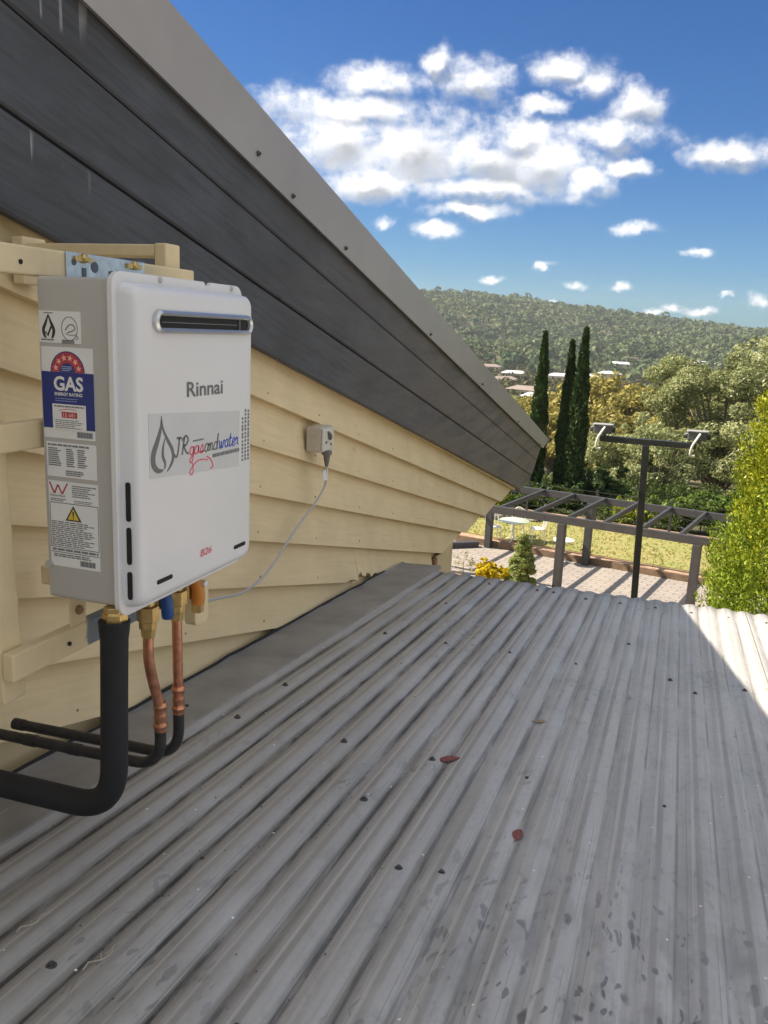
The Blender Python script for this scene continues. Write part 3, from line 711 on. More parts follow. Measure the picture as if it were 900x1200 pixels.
# slots: two in the front, three in the side of the cover
for a0, a1 in ((1.047, 1.089), (1.284, 1.326)):
    mb = MB(); mb.loft([[FR.p(a, c, h) for a, c in rrect(a0, a1, -.3925, -.3855, .0033, 4)] for h in (-.0003, .0006)]); part('front_slot', mb, M_dark, heater)
for c0, c1 in ((-.286, -.228), (-.351, -.295), (-.405, -.362)):
    mb = MB(); mb.loft([[(-.7265 + a, Y0 + .0042 - h, c) for a, c in rrect(-.0045, .0035, c0, c1, .0035, 4)] for h in (0, .0012)]); part('side_slot', mb, M_dark, heater)
for yy in (1.105, 1.318):
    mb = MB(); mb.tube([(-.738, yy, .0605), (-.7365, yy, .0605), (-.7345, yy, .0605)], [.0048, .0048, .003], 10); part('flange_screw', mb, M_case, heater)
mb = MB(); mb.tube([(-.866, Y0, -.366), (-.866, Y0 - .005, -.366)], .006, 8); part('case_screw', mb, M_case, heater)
# mounting plate above and feet below
mb = MB(); mb.box(-.8755, -.8725, 1.066, 1.262, .03, .0965); plate = part('mounting_plate', mb, M_galv, heater, .0008)
for yy, zz, r_ in ((1.082, .082, .005), (1.13, .078, .0085), (1.172, .070, .006)):
    mb = MB(); mb.tube([(-.8724, yy, zz), (-.8716, yy, zz)], r_, 14); part('plate_hole', mb, mat('grey_shadowed_hole', (.10, .12, .14), .6), plate)
for yy in (1.104, 1.232):
    mb = MB(); mb.tube([(-.8722, yy, .089), (-.868, yy, .089), (-.866, yy, .089)], [.0075, .007, .004], 10); mb.box(-.8722, -.869, yy - .022, yy + .018, .084, .091); part('plate_bolt', mb, M_brass, plate)
for yy in (1.105, 1.17): 
    mb = MB(); mb.box(-.8722, -.8712, yy - .005, yy + .004, .05, .075); part('plate_slot', mb, MATS['grey_shadowed_hole'], plate)
mb = MB(); mb.box(-.876, -.8735, 1.046, 1.084, -.487, -.40); ft = part('foot_bracket', mb, M_cream2, heater, .001)
mb = MB(); mb.tube([(-.8735, 1.065, -.462), (-.868, 1.065, -.462)], .0075, 6); part('bracket_bolt', mb, M_brown, ft)
# front lettering
lettering('Rinnai', FR, 1.134, 1.243, -.113, -.0895, .0006, M_greyink, heater, 'brand_lettering', 0, .012)
lettering('B26', FR, 1.171, 1.207, -.3785, -.3665, .0009, M_pinkink, heater, 'model_lettering', .25, .005)
# installer's sticker
mb = MB(); FR.poly(mb, [(1.033, -.226), (1.30, -.243), (1.302, -.146), (1.031, -.131)], 0, .0004); stk = part('installer_sticker', mb, M_clear, heater)
H1 = .0009
def strokes(lines, a0, sc, c0, w, slant=.18):
    mb = MB()
    for ln in lines:
        pts = smooth_pts([(a0 + (px + slant * py) * sc, c0 + py * sc) for px, py in ln], 4); FR.ribbon(mb, pts, w, .0004, H1)
    return mb
GLY = {'g': ([[(.75,.9),(.4,1),(.1,.7),(.1,.25),(.4,0),(.7,.3),(.8,1),(.75,-.3),(.5,-1.0),(.15,-.8),(.3,-.4),(.9,.1)]], .95),
 'a': ([[(.75,.9),(.4,1),(.1,.65),(.1,.2),(.4,0),(.7,.3),(.8,1),(.75,.2),(1,.1)]], 1.0), 's': ([[(.05,.1),(.5,1.05),(.7,.5),(.5,0),(.15,.1),(.9,.15)]], .85),
 'n': ([[(0,.7),(.15,1),(.2,0),(.25,.6),(.55,1),(.7,.7),(.7,.1),(1,.15)]], 1.0), 'd': ([[(.75,.8),(.4,1),(.1,.65),(.1,.2),(.4,0),(.7,.3),(.9,2.1),(.75,.3),(1,.1)]], 1.05),
 'w': ([[(0,.8),(.1,1),(.15,.2),(.35,0),(.6,.9),(.65,.1),(.9,.1),(1.1,1),(1.3,.8)]], 1.35), 't': ([[(.35,1.8),(.2,.2),(.45,0),(.8,.3)], [(-.05,1.1),(.65,1.15)]], .75),
 'e': ([[(.1,.4),(.6,.6),(.55,1),(.3,1),(.1,.5),(.2,.05),(.5,0),(.85,.3)]], .82), 'r': ([[(0,.6),(.2,1.05),(.35,.85),(.55,.9),(.5,.2),(.8,.1)]], .8)}
def script(word, a0, a1, c0, m, name, w=.0025):
    tot = sum(GLY[ch][1] for ch in word); sx_ = (a1 - a0) / tot; px = 0; mb = MB()
    for ch in word:
        for ln in GLY[ch][0]:
            pts = smooth_pts([(a0 + (px + x_) * sx_ + .10 * y_ * .0125, c0 + y_ * .0125) for x_, y_ in ln], 4); FR.ribbon(mb, pts, w, .0004, H1)
        px += GLY[ch][1]
    return part(name, mb, m, stk)
mb = MB()
for ln in ([(.95,2.15),(.2,2.2)], [(.62,2.2),(.55,.35),(.3,-.1),(.02,.25)], [(1.25,0),(1.4,2.1)], [(1.05,1.8),(1.6,2.3),(2.05,1.8),(1.75,1.15),(1.4,1.1),(1.9,.25),(2.3,.0)]):
    FR.ribbon(mb, smooth_pts([(1.096 + px*.0178 + py*.002, -.201 + py*.0125) for px, py in ln], 4), .0036, .0004, H1)
part('initials', mb, M_greyink, stk)
script('gas', 1.139, 1.182, -.204, M_pinkink, 'lettering'); script('and', 1.184, 1.228, -.204, M_greyink, 'lettering'); script('water', 1.230, 1.297, -.204, M_blueink, 'lettering')
mb = MB()
FR.ribbon(mb, smooth_pts([(1.148, -.217), (1.150, -.232), (1.144, -.236), (1.141, -.229), (1.160, -.217), (1.180, -.2155), (1.195, -.219)], 5), .0020, .0004, H1)
FR.ribbon(mb, smooth_pts([(1.192, -.2125), (1.204, -.219), (1.211, -.231), (1.204, -.233)], 5), .0026, .0004, H1); part('flourish', mb, M_pinkink, stk)
mb = MB(); fine_print(FR, mb, 1.210, 1.300, -.2175, -.2100, 1, .0009, .8, 5, False); fine_print(FR, mb, 1.150, 1.195, -.1845, -.181, 1, .0009, .7, 6); part('small_lettering', mb, M_fineink, stk, kind='stuff')
mb = MB()
U = lambda x_, y_: (1.036 + x_ * .060, -.222 + y_ * .086)
FR.ribbon(mb, smooth_pts([U(.46,1.0), U(.43,.80), U(.28,.58), U(.10,.36), U(.10,.18), U(.28,.06), U(.50,.05)], 4), [.0008 + .0105 * math.sin(math.pi * min(1, k_/26)) ** 1 for k_ in range(25)], .0004, H1)
FR.ribbon(mb, smooth_pts([U(.47,.95), U(.53,.76), U(.72,.56), U(.92,.38), U(.95,.22), U(.84,.10), U(.68,.01)], 4), [.0008 + .0062 * math.sin(math.pi * min(1, k_/25)) for k_ in range(25)], .0004, H1)
FR.ribbon(mb, smooth_pts([U(.62,.62), U(.52,.46), U(.50,.30), U(.60,.16), U(.56,.06)], 4), [.0008 + .0050 * math.sin(math.pi * min(1, k_/17)) for k_ in range(17)], .0004, H1)
part('flame_drop_emblem', mb, M_greyink, stk)
mb = MB()
for q in range(3): 
    for seg in range(14):
        c0 = -.236 + seg * .0066 + random.uniform(0, .001); 
        if c0 + .005 < -.143 - (q == 0) * .012: FR.rect(mb, 1.3105 + q * .0105, 1.3155 + q * .0105, c0, c0 + random.uniform(.0035, .0056), 0, .0005)
part('rating_print', mb, M_fineink, heater, kind='stuff')
# side labels
def label(name, a0, a1, c0, c1):
    mb = MB(); SD.rect(mb, a0, a1, c0, c1, 0, .0005); return part(name, mb, M_white, heater)
HB, HC, HD = .0007, .0009, .0011
l1 = label('certification_label', -.868, -.796, -.036, .0085)
mb = MB()
for q in ([(-.8515,.003),(-.856,-.008),(-.8605,-.018),(-.8585,-.027),(-.856,-.0295)], [(-.8515,.003),(-.847,-.008),(-.8425,-.018),(-.8445,-.027),(-.847,-.0295)]):
    SD.ribbon(mb, smooth_pts(q, 4), [.0012 + .0035 * math.sin(math.pi * k_ / 16) for k_ in range(17)], .0005, HC)
SD.ribbon(mb, [(-.8565,-.021),(-.8535,-.0265),(-.8465,-.013)], .0028, .0005, HC); part('flame_tick_mark', mb, M_ink, l1)
mb = MB(); circ = [(-.8155 + .0135*math.cos(t_*.3307), -.0155 + .0165*math.sin(t_*.3307)) for t_ in range(20)]
SD.ribbon(mb, circ, .0010, .0005, HC)
SD.ribbon(mb, smooth_pts([(-.823,-.018),(-.817,-.011),(-.810,-.010),(-.806,-.015),(-.812,-.019),(-.819,-.021)], 4), .0016, .0005, HC)
SD.ribbon(mb, smooth_pts([(-.822,-.022),(-.815,-.0245),(-.806,-.024),(-.801,-.028),(-.806,-.0305)], 4), .0010, .0005, HC); part('certifier_emblem', mb, M_fineink, l1)
mb = MB(); fine_print(SD, mb, -.865, -.832, -.0335, -.0305, 1, HC, .7, 2); fine_print(SD, mb, -.859, -.842, .0045, .0062, 1, HC, .8, 3); part('small_print', mb, M_fineink, l1, kind='stuff')
mb = MB()
for q in range(12): SD.rect(mb, -.829 + q*.0018, -.8279 + q*.0018, -.0365, -.031, .0005, HC)
part('barcode', mb, M_fineink, l1, kind='stuff')
l2 = label('energy_rating_label', -.8665, -.777, -.1725, -.0415)
def disc_pts(r_, n=24): return [(-.8215 + r_*math.cos(math.pi*k_/n), -.0765 + r_*math.sin(math.pi*k_/n)) for k_ in range(n+1)]
for nm, r_, h0, h1, m_ in (('arc_border', .0295, .0005, HB, M_navy), ('arc', .0278, HB, HC, M_red), ('arc_centre', .0128, HC, HD, M_navy)):
    mb = MB(); SD.poly(mb, disc_pts(r_), h0, h1); part(nm, mb, m_, l2)
for k_ in range(6):
    an = math.pi * (k_ + .55) / 6.1; ca, cc_ = -.8215 - .0205*math.cos(an), -.0765 + .0205*math.sin(an); mb = MB()
    SD.poly(mb, [(ca + (.0052 if j % 2 == 0 else .0022)*math.sin(j*math.pi/5 - (math.pi/2-an)), cc_ + (.0052 if j % 2 == 0 else .0022)*math.cos(j*math.pi/5 - (math.pi/2-an))) for j in range(10)][::-1], HC, HD); part('star', mb, M_pink, l2)
mb = MB(); fine_print(SD, mb, -.831, -.812, -.0755, -.0675, 3, .0013, .55, 4); part('small_print', mb, mat('pale_blue_print', (.30, .38, .60), .4), l2, kind='stuff')
mb = MB(); SD.rect(mb, -.8665, -.777, -.158, -.0768, .0005, .00125); part('blue_panel', mb, M_navy, l2)
lettering('GAS', SD, -.8455, -.7945, -.1035, -.0825, .0016, M_white, l2, 'lettering', 0, .03)
lettering('ENERGY RATING', SD, -.8445, -.7965, -.1105, -.1058, .0016, M_white, l2, 'lettering', 0, .03)
mb = MB(); fine_print(SD, mb, -.844, -.797, -.1195, -.1130, 2, .0015, .3, 9); part('small_print', mb, MATS['pale_blue_print'], l2, kind='stuff')
mb = MB(); SD.rect(mb, -.8495, -.7915, -.1595, -.1225, .00125, .0016); part('white_panel', mb, M_white, l2)
mb = MB(); SD.rect(mb, -.8335, -.8065, -.1420, -.1335, .0016, .0019); part('red_box', mb, M_red, l2)
lettering('15 681', SD, -.8305, -.8095, -.1407, -.1350, .0022, M_pink, l2, 'lettering', 0, .02)
mb = MB(); fine_print(SD, mb, -.846, -.794, -.1275, -.1240, 1, .0019, .6, 8, False); fine_print(SD, mb, -.845, -.794, -.1580, -.1445, 5, .0019, .4, 10); part('small_print', mb, M_fineink, l2, kind='stuff')
mb = MB(); SD.ribbon(mb, smooth_pts([(-.838,-.132),(-.828,-.1298),(-.818,-.1292),(-.808,-.1300)], 4), .001, .0016, .0019); part('small_print', mb, M_pinkink, l2, kind='stuff')
mb = MB()
for q in range(17): SD.rect(mb, -.8085 + q*.0016, -.8085 + q*.0016 + (.0011 if q % 3 else .0008), -.1695, -.1612, .0005, HC)
part('barcode', mb, M_fineink, l2, kind='stuff')
l3 = label('specification_label', -.864, -.776, -.2300, -.1785)
mb = MB(); fine_print(SD, mb, -.861, -.789, -.1845, -.1812, 1, HC, .8, 21, False); fine_print(SD, mb, -.861, -.836, -.2145, -.1865, 9, HC, .55, 22); fine_print(SD, mb, -.829, -.814, -.2145, -.1865, 9, HC, .55, 23); fine_print(SD, mb, -.809, -.792, -.2145, -.1865, 9, HC, .55, 24)
fine_print(SD, mb, -.831, -.796, -.2275, -.2190, 3, HC, .6, 25); part('small_print', mb, M_fineink, l3, kind='stuff')
l4 = label('warning_label', -.8635, -.775, -.3675, -.2365)
mb = MB(); SD.ribbon(mb, [(-.861,-.239),(-.853,-.2555)], .0022, .0005, HC); SD.ribbon(mb, [(-.8525,-.2555),(-.8465,-.2425)], .0022, .0005, HC); SD.ribbon(mb, [(-.846,-.2425),(-.839,-.2555)], .0022, .0005, HC); SD.ribbon(mb, [(-.8385,-.2555),(-.829,-.239)], .0022, .0005, HC)
part('w_mark', mb, M_red, l4)
lettering('WaterMark', SD, -.861, -.833, -.2605, -.2570, .0009, M_ink, l4, 'lettering', .2)
mb = MB(); fine_print(SD, mb, -.821, -.778, -.2595, -.2405, 6, HC, .5, 31); fine_print(SD, mb, -.818, -.778, -.2680, -.2630, 2, HC, .4, 35); fine_print(SD, mb, -.860, -.832, -.2675, -.2625, 2, HC, .5, 32)
fine_print(SD, mb, -.860, -.779, -.3360, -.2970, 13, HC, .5, 33); fine_print(SD, mb, -.860, -.778, -.3435, -.3395, 1, HC, .8, 36, False); fine_print(SD, mb, -.858, -.780, -.3535, -.3475, 2, HC, .6, 34); part('small_print', mb, M_fineink, l4, kind='stuff')
mb = MB()
for c_ in (-.2695, -.3375, -.3455): SD.rect(mb, -.8622, -.7763, c_ - .0004, c_ + .0004, .0005, HC)
for a_ in (-.8622, -.7766): SD.rect(mb, a_, a_ + .0006, -.3375, -.2695, .0005, HC)
part('border_line', mb, M_ink, l4)
mb = MB(); SD.poly(mb, [(-.8345,-.2955),(-.8060,-.2955),(-.8200,-.2722)], .0005, HC); wt = part('warning_triangle', mb, M_ink, l4)
mb = MB(); SD.poly(mb, [(-.8302,-.2934),(-.8102,-.2934),(-.8200,-.2765)], HC, HD); part('warning_triangle_fill', mb, M_yellow, l4)
mb = MB(); SD.poly(mb, [(-.8208,-.2895),(-.8194,-.2895),(-.8187,-.2805),(-.8215,-.2805)], HD, .0013); SD.rect(mb, -.8210, -.8192, -.2922, -.2905, HD, .0013); part('exclamation_mark', mb, M_ink, l4)
mb = MB()
for q in range(16): SD.rect(mb, -.8105 + q*.0017, -.8105 + q*.0017 + (.0012 if q % 4 else .0008), -.3635, -.3550, .0005, HC)
part('barcode', mb, M_fineink, l4, kind='stuff')

# ================================================================== PIPES AND VALVES
def elbow(a, c, d_, r_, n=8):
    """points: from a towards corner c, round it with radius r_, on to d_"""
    a, c, d_ = Vector(a), Vector(c), Vector(d_); p0 = c + (a - c).normalized() * r_; p2 = c + (d_ - c).normalized() * r_
    return [a] + [p0 * (1-t)**2 + c * 2*t*(1-t) + p2 * t*t for t in [k_/n for k_ in range(n+1)]] + [d_]
lag = thing('lagged_pipe', 'thick black foam lagged pipe bending from under the heater to the wall', 'pipe', (-.752, .985, -.70))
mb = MB(); mb.tube([(-.755, 1.002, -.419), (-.755, 1.002, -.428), (-.755, 1.002, -.4285), (-.755, 1.002, -.448), (-.755, 1.002, -.4485), (-.755, 1.002, -.47)], [.0165, .0165, .019, .019, .014, .014], 6); part('brass_nut', mb, M_brass, lag, .001)
pts = elbow((-.755, 1.000, -.441), (-.757, .990, -.752), (-1.235, .985, -.758), .075, 12)
pts = [pts[0]] + [pts[0].lerp(pts[1], t) for t in (.06, .12, .3, .6)] + pts[1:]
mb = MB(); mb.tube(pts, [.0235, .0225, .0208, .0205, .0205] + [.0208] * (len(pts) - 5), 20); part('lagging', mb, M_lag, lag, 0, True)
def copper(name, label_, yb, bend, zt, z_end, wall_y, wall_z, wall_x, lab2):
    t_ = thing(name, label_, 'pipe', (-.78, yb, z_end), 'copper pipes under the water heater')
    x_ = -.780
    mb = MB(); zs = [-.420, zt, zt - .001, zt - .026, zt - .0265, zt - .040, zt - .0405, zt - .055]; rs_ = [.011, .011, .0185, .0185, .0150, .0150, .0125, .0115]
    mb.tube([(x_, yb, q) for q in zs], rs_, 6); part('brass_fitting', mb, M_brass, t_, .001)
    mb = MB(); pts = [(x_, yb, zt - .05)] + [(x_ + dx_, yb + dy_, zt - .05 + (z_end - zt + .05) * f_) for f_, dx_, dy_ in bend]
    mb.tube(smooth_pts(pts, 4), .0088, 14); part('copper_tube', mb, M_copper, t_, 0, True)
    ex, ey = x_ + bend[-1][1], yb + bend[-1][2]
    mb = MB(); zc = [z_end + .048 - q * .003 for q in range(19)]
    mb.tube([(ex, ey, q) for q in zc], [.0105 + (.0020 if q in (2, 3, 14, 15) else .0006 if q in (8, 9) else 0) for q in range(19)], 14); part('crimp_sleeve', mb, M_copper, t_, 0, True)
    pts = elbow((ex, ey, z_end + .001), (ex, ey, wall_z), (wall_x, wall_y, wall_z - .012), .055, 10)
    mb = MB(); mb.tube(pts, .0100, 14); pp = part('poly_pipe', mb, M_poly, t_, 0, True)
    a_ = Vector(pts[-1]); c_ = Vector(pts[-2])
    for f_ in lab2:
        q = c_.lerp(a_, f_); e_ = (a_ - c_).normalized() * .012
        mb = MB(); mb.tube([q - e_, q + e_], .0112, 14); part('pipe_collar', mb, M_poly, pp, 0, True)
    return t_
copper('copper_pipe', 'nearer copper pipe with an S bend and ribbed sleeve under the heater', 1.121, [(.25, 0, .000), (.5, .0, .012), (.72, 0, .026), (.88, 0, .030), (1.0, 0, .031)], -.458, -.690, 1.150, -.765, -1.20, (.35, .62))
copper('copper_pipe', 'farther straight copper pipe with blue and orange valves beside it', 1.206, [(.3, 0, .001), (.6, 0, .002), (.85, 0, .003), (1.0, 0, .003)], -.455, -.682, 1.209, -.772, -1.150, (.97,))
vb = thing('blue_valve', 'blue plastic valve handle between the two copper pipes', 'valve', (-.80, 1.195, -.45))
mb = MB(); mb.tube([(-.812, 1.196, -.420), (-.812, 1.196, -.490)], .009, 10); part('valve_body', mb, M_brass, vb, 0, True)
mb = MB(); mb.tube(smooth_pts([(-.800, 1.192, -.440), (-.793, 1.190, -.450), (-.787, 1.188, -.475), (-.787, 1.189, -.502)], 3), [.009, .010, .0105, .011, .0115, .012, .012, .011, .011, .010], 12); part('handle', mb, M_blue, vb, 0, True)
mb = MB(); mb.tube([(-.779, 1.196, -.474), (-.774, 1.196, -.474)], .005, 10); part('relief_tab', mb, M_white, vb)
vo_ = thing('orange_valve', 'orange plastic valve handle at the right under the heater', 'valve', (-.80, 1.30, -.45))
mb = MB(); mb.tube([(-.812, 1.292, -.420), (-.812, 1.292, -.500)], .009, 10); part('valve_body', mb, M_brass, vo_, 0, True)
mb = MB(); mb.tube(smooth_pts([(-.806, 1.287, -.445), (-.797, 1.290, -.458), (-.790, 1.293, -.480), (-.792, 1.294, -.508)], 3), [.010, .010, .011, .012, .0125, .0125, .012, .0125, .013, .012], 12); part('handle', mb, M_orange, vo_, 0, True)
mb = MB(); mb.tube([(-.782, 1.296, -.468), (-.775, 1.296, -.468)], .006, 10); part('relief_tab', mb, M_white, vo_)
mb = MB(); mb.tube([(-.792, 1.294, -.506), (-.792, 1.294, -.524)], [.012, .011], 6); part('nozzle', mb, M_brass, vo_)

# ================================================================== OUTLET AND CORD
out_ = thing('power_outlet', 'weathered beige weatherproof power outlet on the cream weatherboards', 'outlet', (-1.22, 2.83, -.40))
mb = MB(); yz = [(2.795, -.445), (2.905, -.445), (2.905, -.352), (2.795, -.352)]
mb.loft([[(XW - .004, a, c) for a, c in yz], [(-1.195, a + .004, c) for a, c in yz]]); part('box', mb, M_outlet, out_, .006)
mb = MB(); mb.loft([[(-1.194, a, c) for a, c in [(2.80,-.443),(2.902,-.443),(2.902,-.356),(2.80,-.356)]], [(-1.186, a, c) for a, c in [(2.803,-.440),(2.899,-.440),(2.899,-.359),(2.803,-.359)]]])
fp = part('faceplate', mb, M_outletface, out_, .003)
mb = MB(); mb.tube([(-1.188, 2.842, -.372), (-1.180, 2.845, -.378), (-1.178, 2.850, -.390), (-1.182, 2.852, -.398)], .0065, 8); part('switch_rocker', mb, mat('dark_grime', (.13, .13, .11), .7), fp, 0, True)
for yy, zz in ((2.872, -.388), (2.826, -.408), (2.872, -.418)):
    mb = MB(); mb.tube([(-1.187, yy, zz), (-1.183, yy, zz)], .005, 8); part('faceplate_screw', mb, MATS['dark_grime'], fp)
cp = [(-1.19, 2.847, -.49), (-1.195, 2.850, -.53), (-1.20, 2.860, -.575), (-1.21, 2.79, -.635), (-1.215, 2.64, -.700), (-1.21, 2.42, -.795), (-1.18, 2.20, -.800), (-1.12, 1.96, -.740), (-1.04, 1.72, -.665), (-.96, 1.50, -.56), (-.88, 1.36, -.45), (-.83, 1.32, -.419)]
mb = MB(); mb.tube(smooth_pts(cp, 6), .0042, 8); cord = part('power_cord', mb, M_cord, heater, 0, True)
mb = MB(); mb.tube([(-1.19, 2.845, -.442), (-1.19, 2.845, -.455), (-1.19, 2.845, -.458), (-1.19, 2.846, -.475), (-1.19, 2.847, -.50)], [.020, .019, .013, .011, .006], 12); part('plug', mb, mat('dark_plug', (.17, .16, .15), .5), cord, 0, True)
mb = MB(); mb.loft([[(X, a, c) for a, c in ((2.822, -.512), (2.862, -.512), (2.862, -.553), (2.822, -.553))][::-1] for X in (-1.1925, -1.1915)]); part('tag', mb, mat('white_paper_tag', (.72, .74, .80), .6), cord)

# ================================================================== LEAVES AND TWIGS ON THE ROOF
def roof_pt(X, yy, h=0):
    ph = (X - RX0 + SKEW * (YE - yy)) / PITCH
    return Vector((X, yy, roof_z(yy) + AMP + AMP * wave(ph) + h))
def dead_leaf(X, yy, ln, wd, ang, m, label_):
    mb = MB(); n_ = 7; ca, sa = math.cos(ang), math.sin(ang); vs = []
    for k_ in range(n_):
        t = k_ / (n_ - 1); w = wd * math.sin(math.pi * (t * .92 + .04)) * .5
        for s_ in (-1, 0, 1):
            u, v_ = (t - .5) * ln, s_ * w; q = roof_pt(X, yy, .004)
            vs.append((X + u*ca - v_*sa, yy + u*sa + v_*ca, q.z + ln * (.10 * math.sin(math.pi*t) * (1 - .5*abs(s_)) + .10 * abs(s_) * t)))
    mb.add(vs, [(k_*3+j, k_*3+j+1, k_*3+3+j+1, k_*3+3+j) for k_ in range(n_-1) for j in range(2)])
    q = roof_pt(X, yy, .005); mb.tube([(X - ln*.5*ca, yy - ln*.5*sa, q.z), (X - ln*.72*ca, yy - ln*.72*sa, q.z)], .0012, 5)
    o = single('dead_leaf', mb, m, label_, 'leaf', tuple(roof_pt(X, yy)), 'fallen leaves on the roof')
    sm = o.modifiers.new('thickness', 'SOLIDIFY'); sm.thickness = .0006
dead_leaf(-.418, 1.81, .060, .024, .55, M_deadleaf, 'long curled red-brown leaf lying in the middle of the corrugated roof')
dead_leaf(-.200, 1.53, .038, .022, 1.5, M_deadleaf, 'small oval red leaf on the corrugated roof near its centre')
dead_leaf(-.246, 2.165, .034, .018, .2, M_tanleaf, 'small tan leaf farther up the corrugated roof')
def twig(p0, p1, label_):
    mb = MB(); a_ = roof_pt(*p0, .006); c_ = roof_pt(*p1, .006); dv = (c_ - a_); sd = Vector((-dv.y, dv.x, 0))
    pts = [a_ + dv * t + sd * (.10 * math.sin(t * 9)) for t in (0, .2, .4, .6, .8, 1)]; mb.tube(pts, [.0011, .0012, .0011, .001, .0009, .0006], 5)
    mb.tube([pts[2], pts[2] + sd * .16 + dv * .12], .0007, 4)
    single('twig', mb, M_twig, label_, 'twig', tuple(a_), 'twigs on the roof')
twig((-.722, .862), (-.700, .930), 'pale bent twig beside a screw at the lower left of the roof')
twig((-.865, .888), (-.850, .940), 'pale twig in a corrugation nearest the left edge of the photo')
# grit and plant litter lying in the pans
n = 750; V = []; F = []
r3 = random.Random(11)
for k in range(n):
    if r3.random() < .6: ph = r3.randint(0, 10) + .5 + r3.gauss(0, .07); yy = r3.uniform(.55, 3.6)
    else: ph = r3.uniform(0, 24); yy = r3.uniform(.5, 3.8)
    X = crest_x(ph, yy); q = roof_pt(X, yy, .0012); s_ = r3.uniform(.0010, .0028) * (1 if r3.random() < .92 else 1.8); an = r3.uniform(0, 6.3); e_ = r3.uniform(.3, 1)
    u = Vector((math.cos(an), math.sin(an), 0)) * s_; w = Vector((-math.sin(an), math.cos(an), r3.uniform(-.3, .3))) * s_ * e_; i0 = len(V)
    V += [q - u, q - w, q + u, q + w, q + Vector((0, 0, s_ * .22))]; F += [(i0, i0+1, i0+4), (i0+1, i0+2, i0+4), (i0+2, i0+3, i0+4), (i0+3, i0, i0+4)]
mb = MB(); mb.add(V, F); single('leaf_litter', mb, M_litter, 'dark grit and plant litter caught in the roof corrugations', 'litter', (0, 0, -1), kind='stuff')

# ================================================================== PERGOLA AND GARDEN THINGS
perg = thing('pergola', 'charcoal timber pergola with open rafters over the paved patio', 'pergola', tuple(gp(3, 1.7)))
PH = 2.1; SP = .933; PW = 3.344
def gbar(a0, c0, a1, c1, h, w, t_): mb = MB(); mb.obox(gp(a0, c0, h), gp(a1, c1, h), w, t_); return mb
part('beam', gbar(-.25, 0, 9.0, 0, PH - .10, .11, .20), M_perg, perg, .006)
part('beam', gbar(-.25, PW, 9.0, PW, PH - .10, .11, .20), M_perg, perg, .006)
for k in range(10): part('rafter', gbar(k*SP, .056, k*SP, PW - .056, PH - .045, .07, .13), M_perg, perg, .004)
for (a, c) in ((.55*SP, 0), (4.15*SP, 0), (7.75*SP, 0), (.1*SP, PW), (4.45*SP, PW), (7.85*SP, PW)):
    mb = MB(); gbox(mb, a - .10, a + .10, c - .10, c + .10, -.02, PH - .2005 + (.0 if c == 0 else 0)); part('post', mb, M_perg, perg, .008)
mb = MB(); gbox(mb, 7.2, 7.55, 2.2, 3.2, 0, .16)
mb = MB(); mb.obox(gp(7.62, 3.2, .09), gp(8.35, 2.35, .09), .22, .18); single('timber_kerb', mb, M_perg, 'short charcoal timber kerb beside the left rear pergola post', 'kerb', tuple(gp(8, 2.8)), bevel=.01)
for k in range(6):                                             # sleepers holding the garden bed
    a0 = -3.4 + k * 2.1; mb = MB(); gbox(mb, a0, a0 + 2.08, 3.46, 3.545, -.08, .19 + .006 * (k % 2))
    single('sleeper', mb, M_sleeper, ('rightmost weathered sleeper edging the rear of the patio', 'sleeper right of the lamp post at the patio rear', 'sleeper behind the lamp post at the patio rear', 'sleeper beside the white table at the patio rear', 'sleeper in front of the wire chairs at the patio rear', 'leftmost sleeper at the patio rear by the timber kerb')[k], 'sleeper', tuple(gp(a0, 3.5)), 'sleepers edging the patio', .006)
for k, (a0, a1) in enumerate(((-1.3, .8), (.82, 2.98), (3.0, 5.2), (5.22, 7.4), (7.42, 9.6))):
    mb = MB(); gbox(mb, a0, a1, -.355, -.255, -.08, .10); single('kerb_sleeper', mb, M_sleeper, ('rightmost length of low timber edging on the near side of the patio', 'second length from the right of the near patio edging', 'middle length of the low timber edging nearest the roof', 'length of near patio edging behind the small conifer', 'leftmost length of near patio edging behind the yellow bush')[k], 'sleeper', tuple(gp(a0, -.3)), 'near edging of the patio', .006)

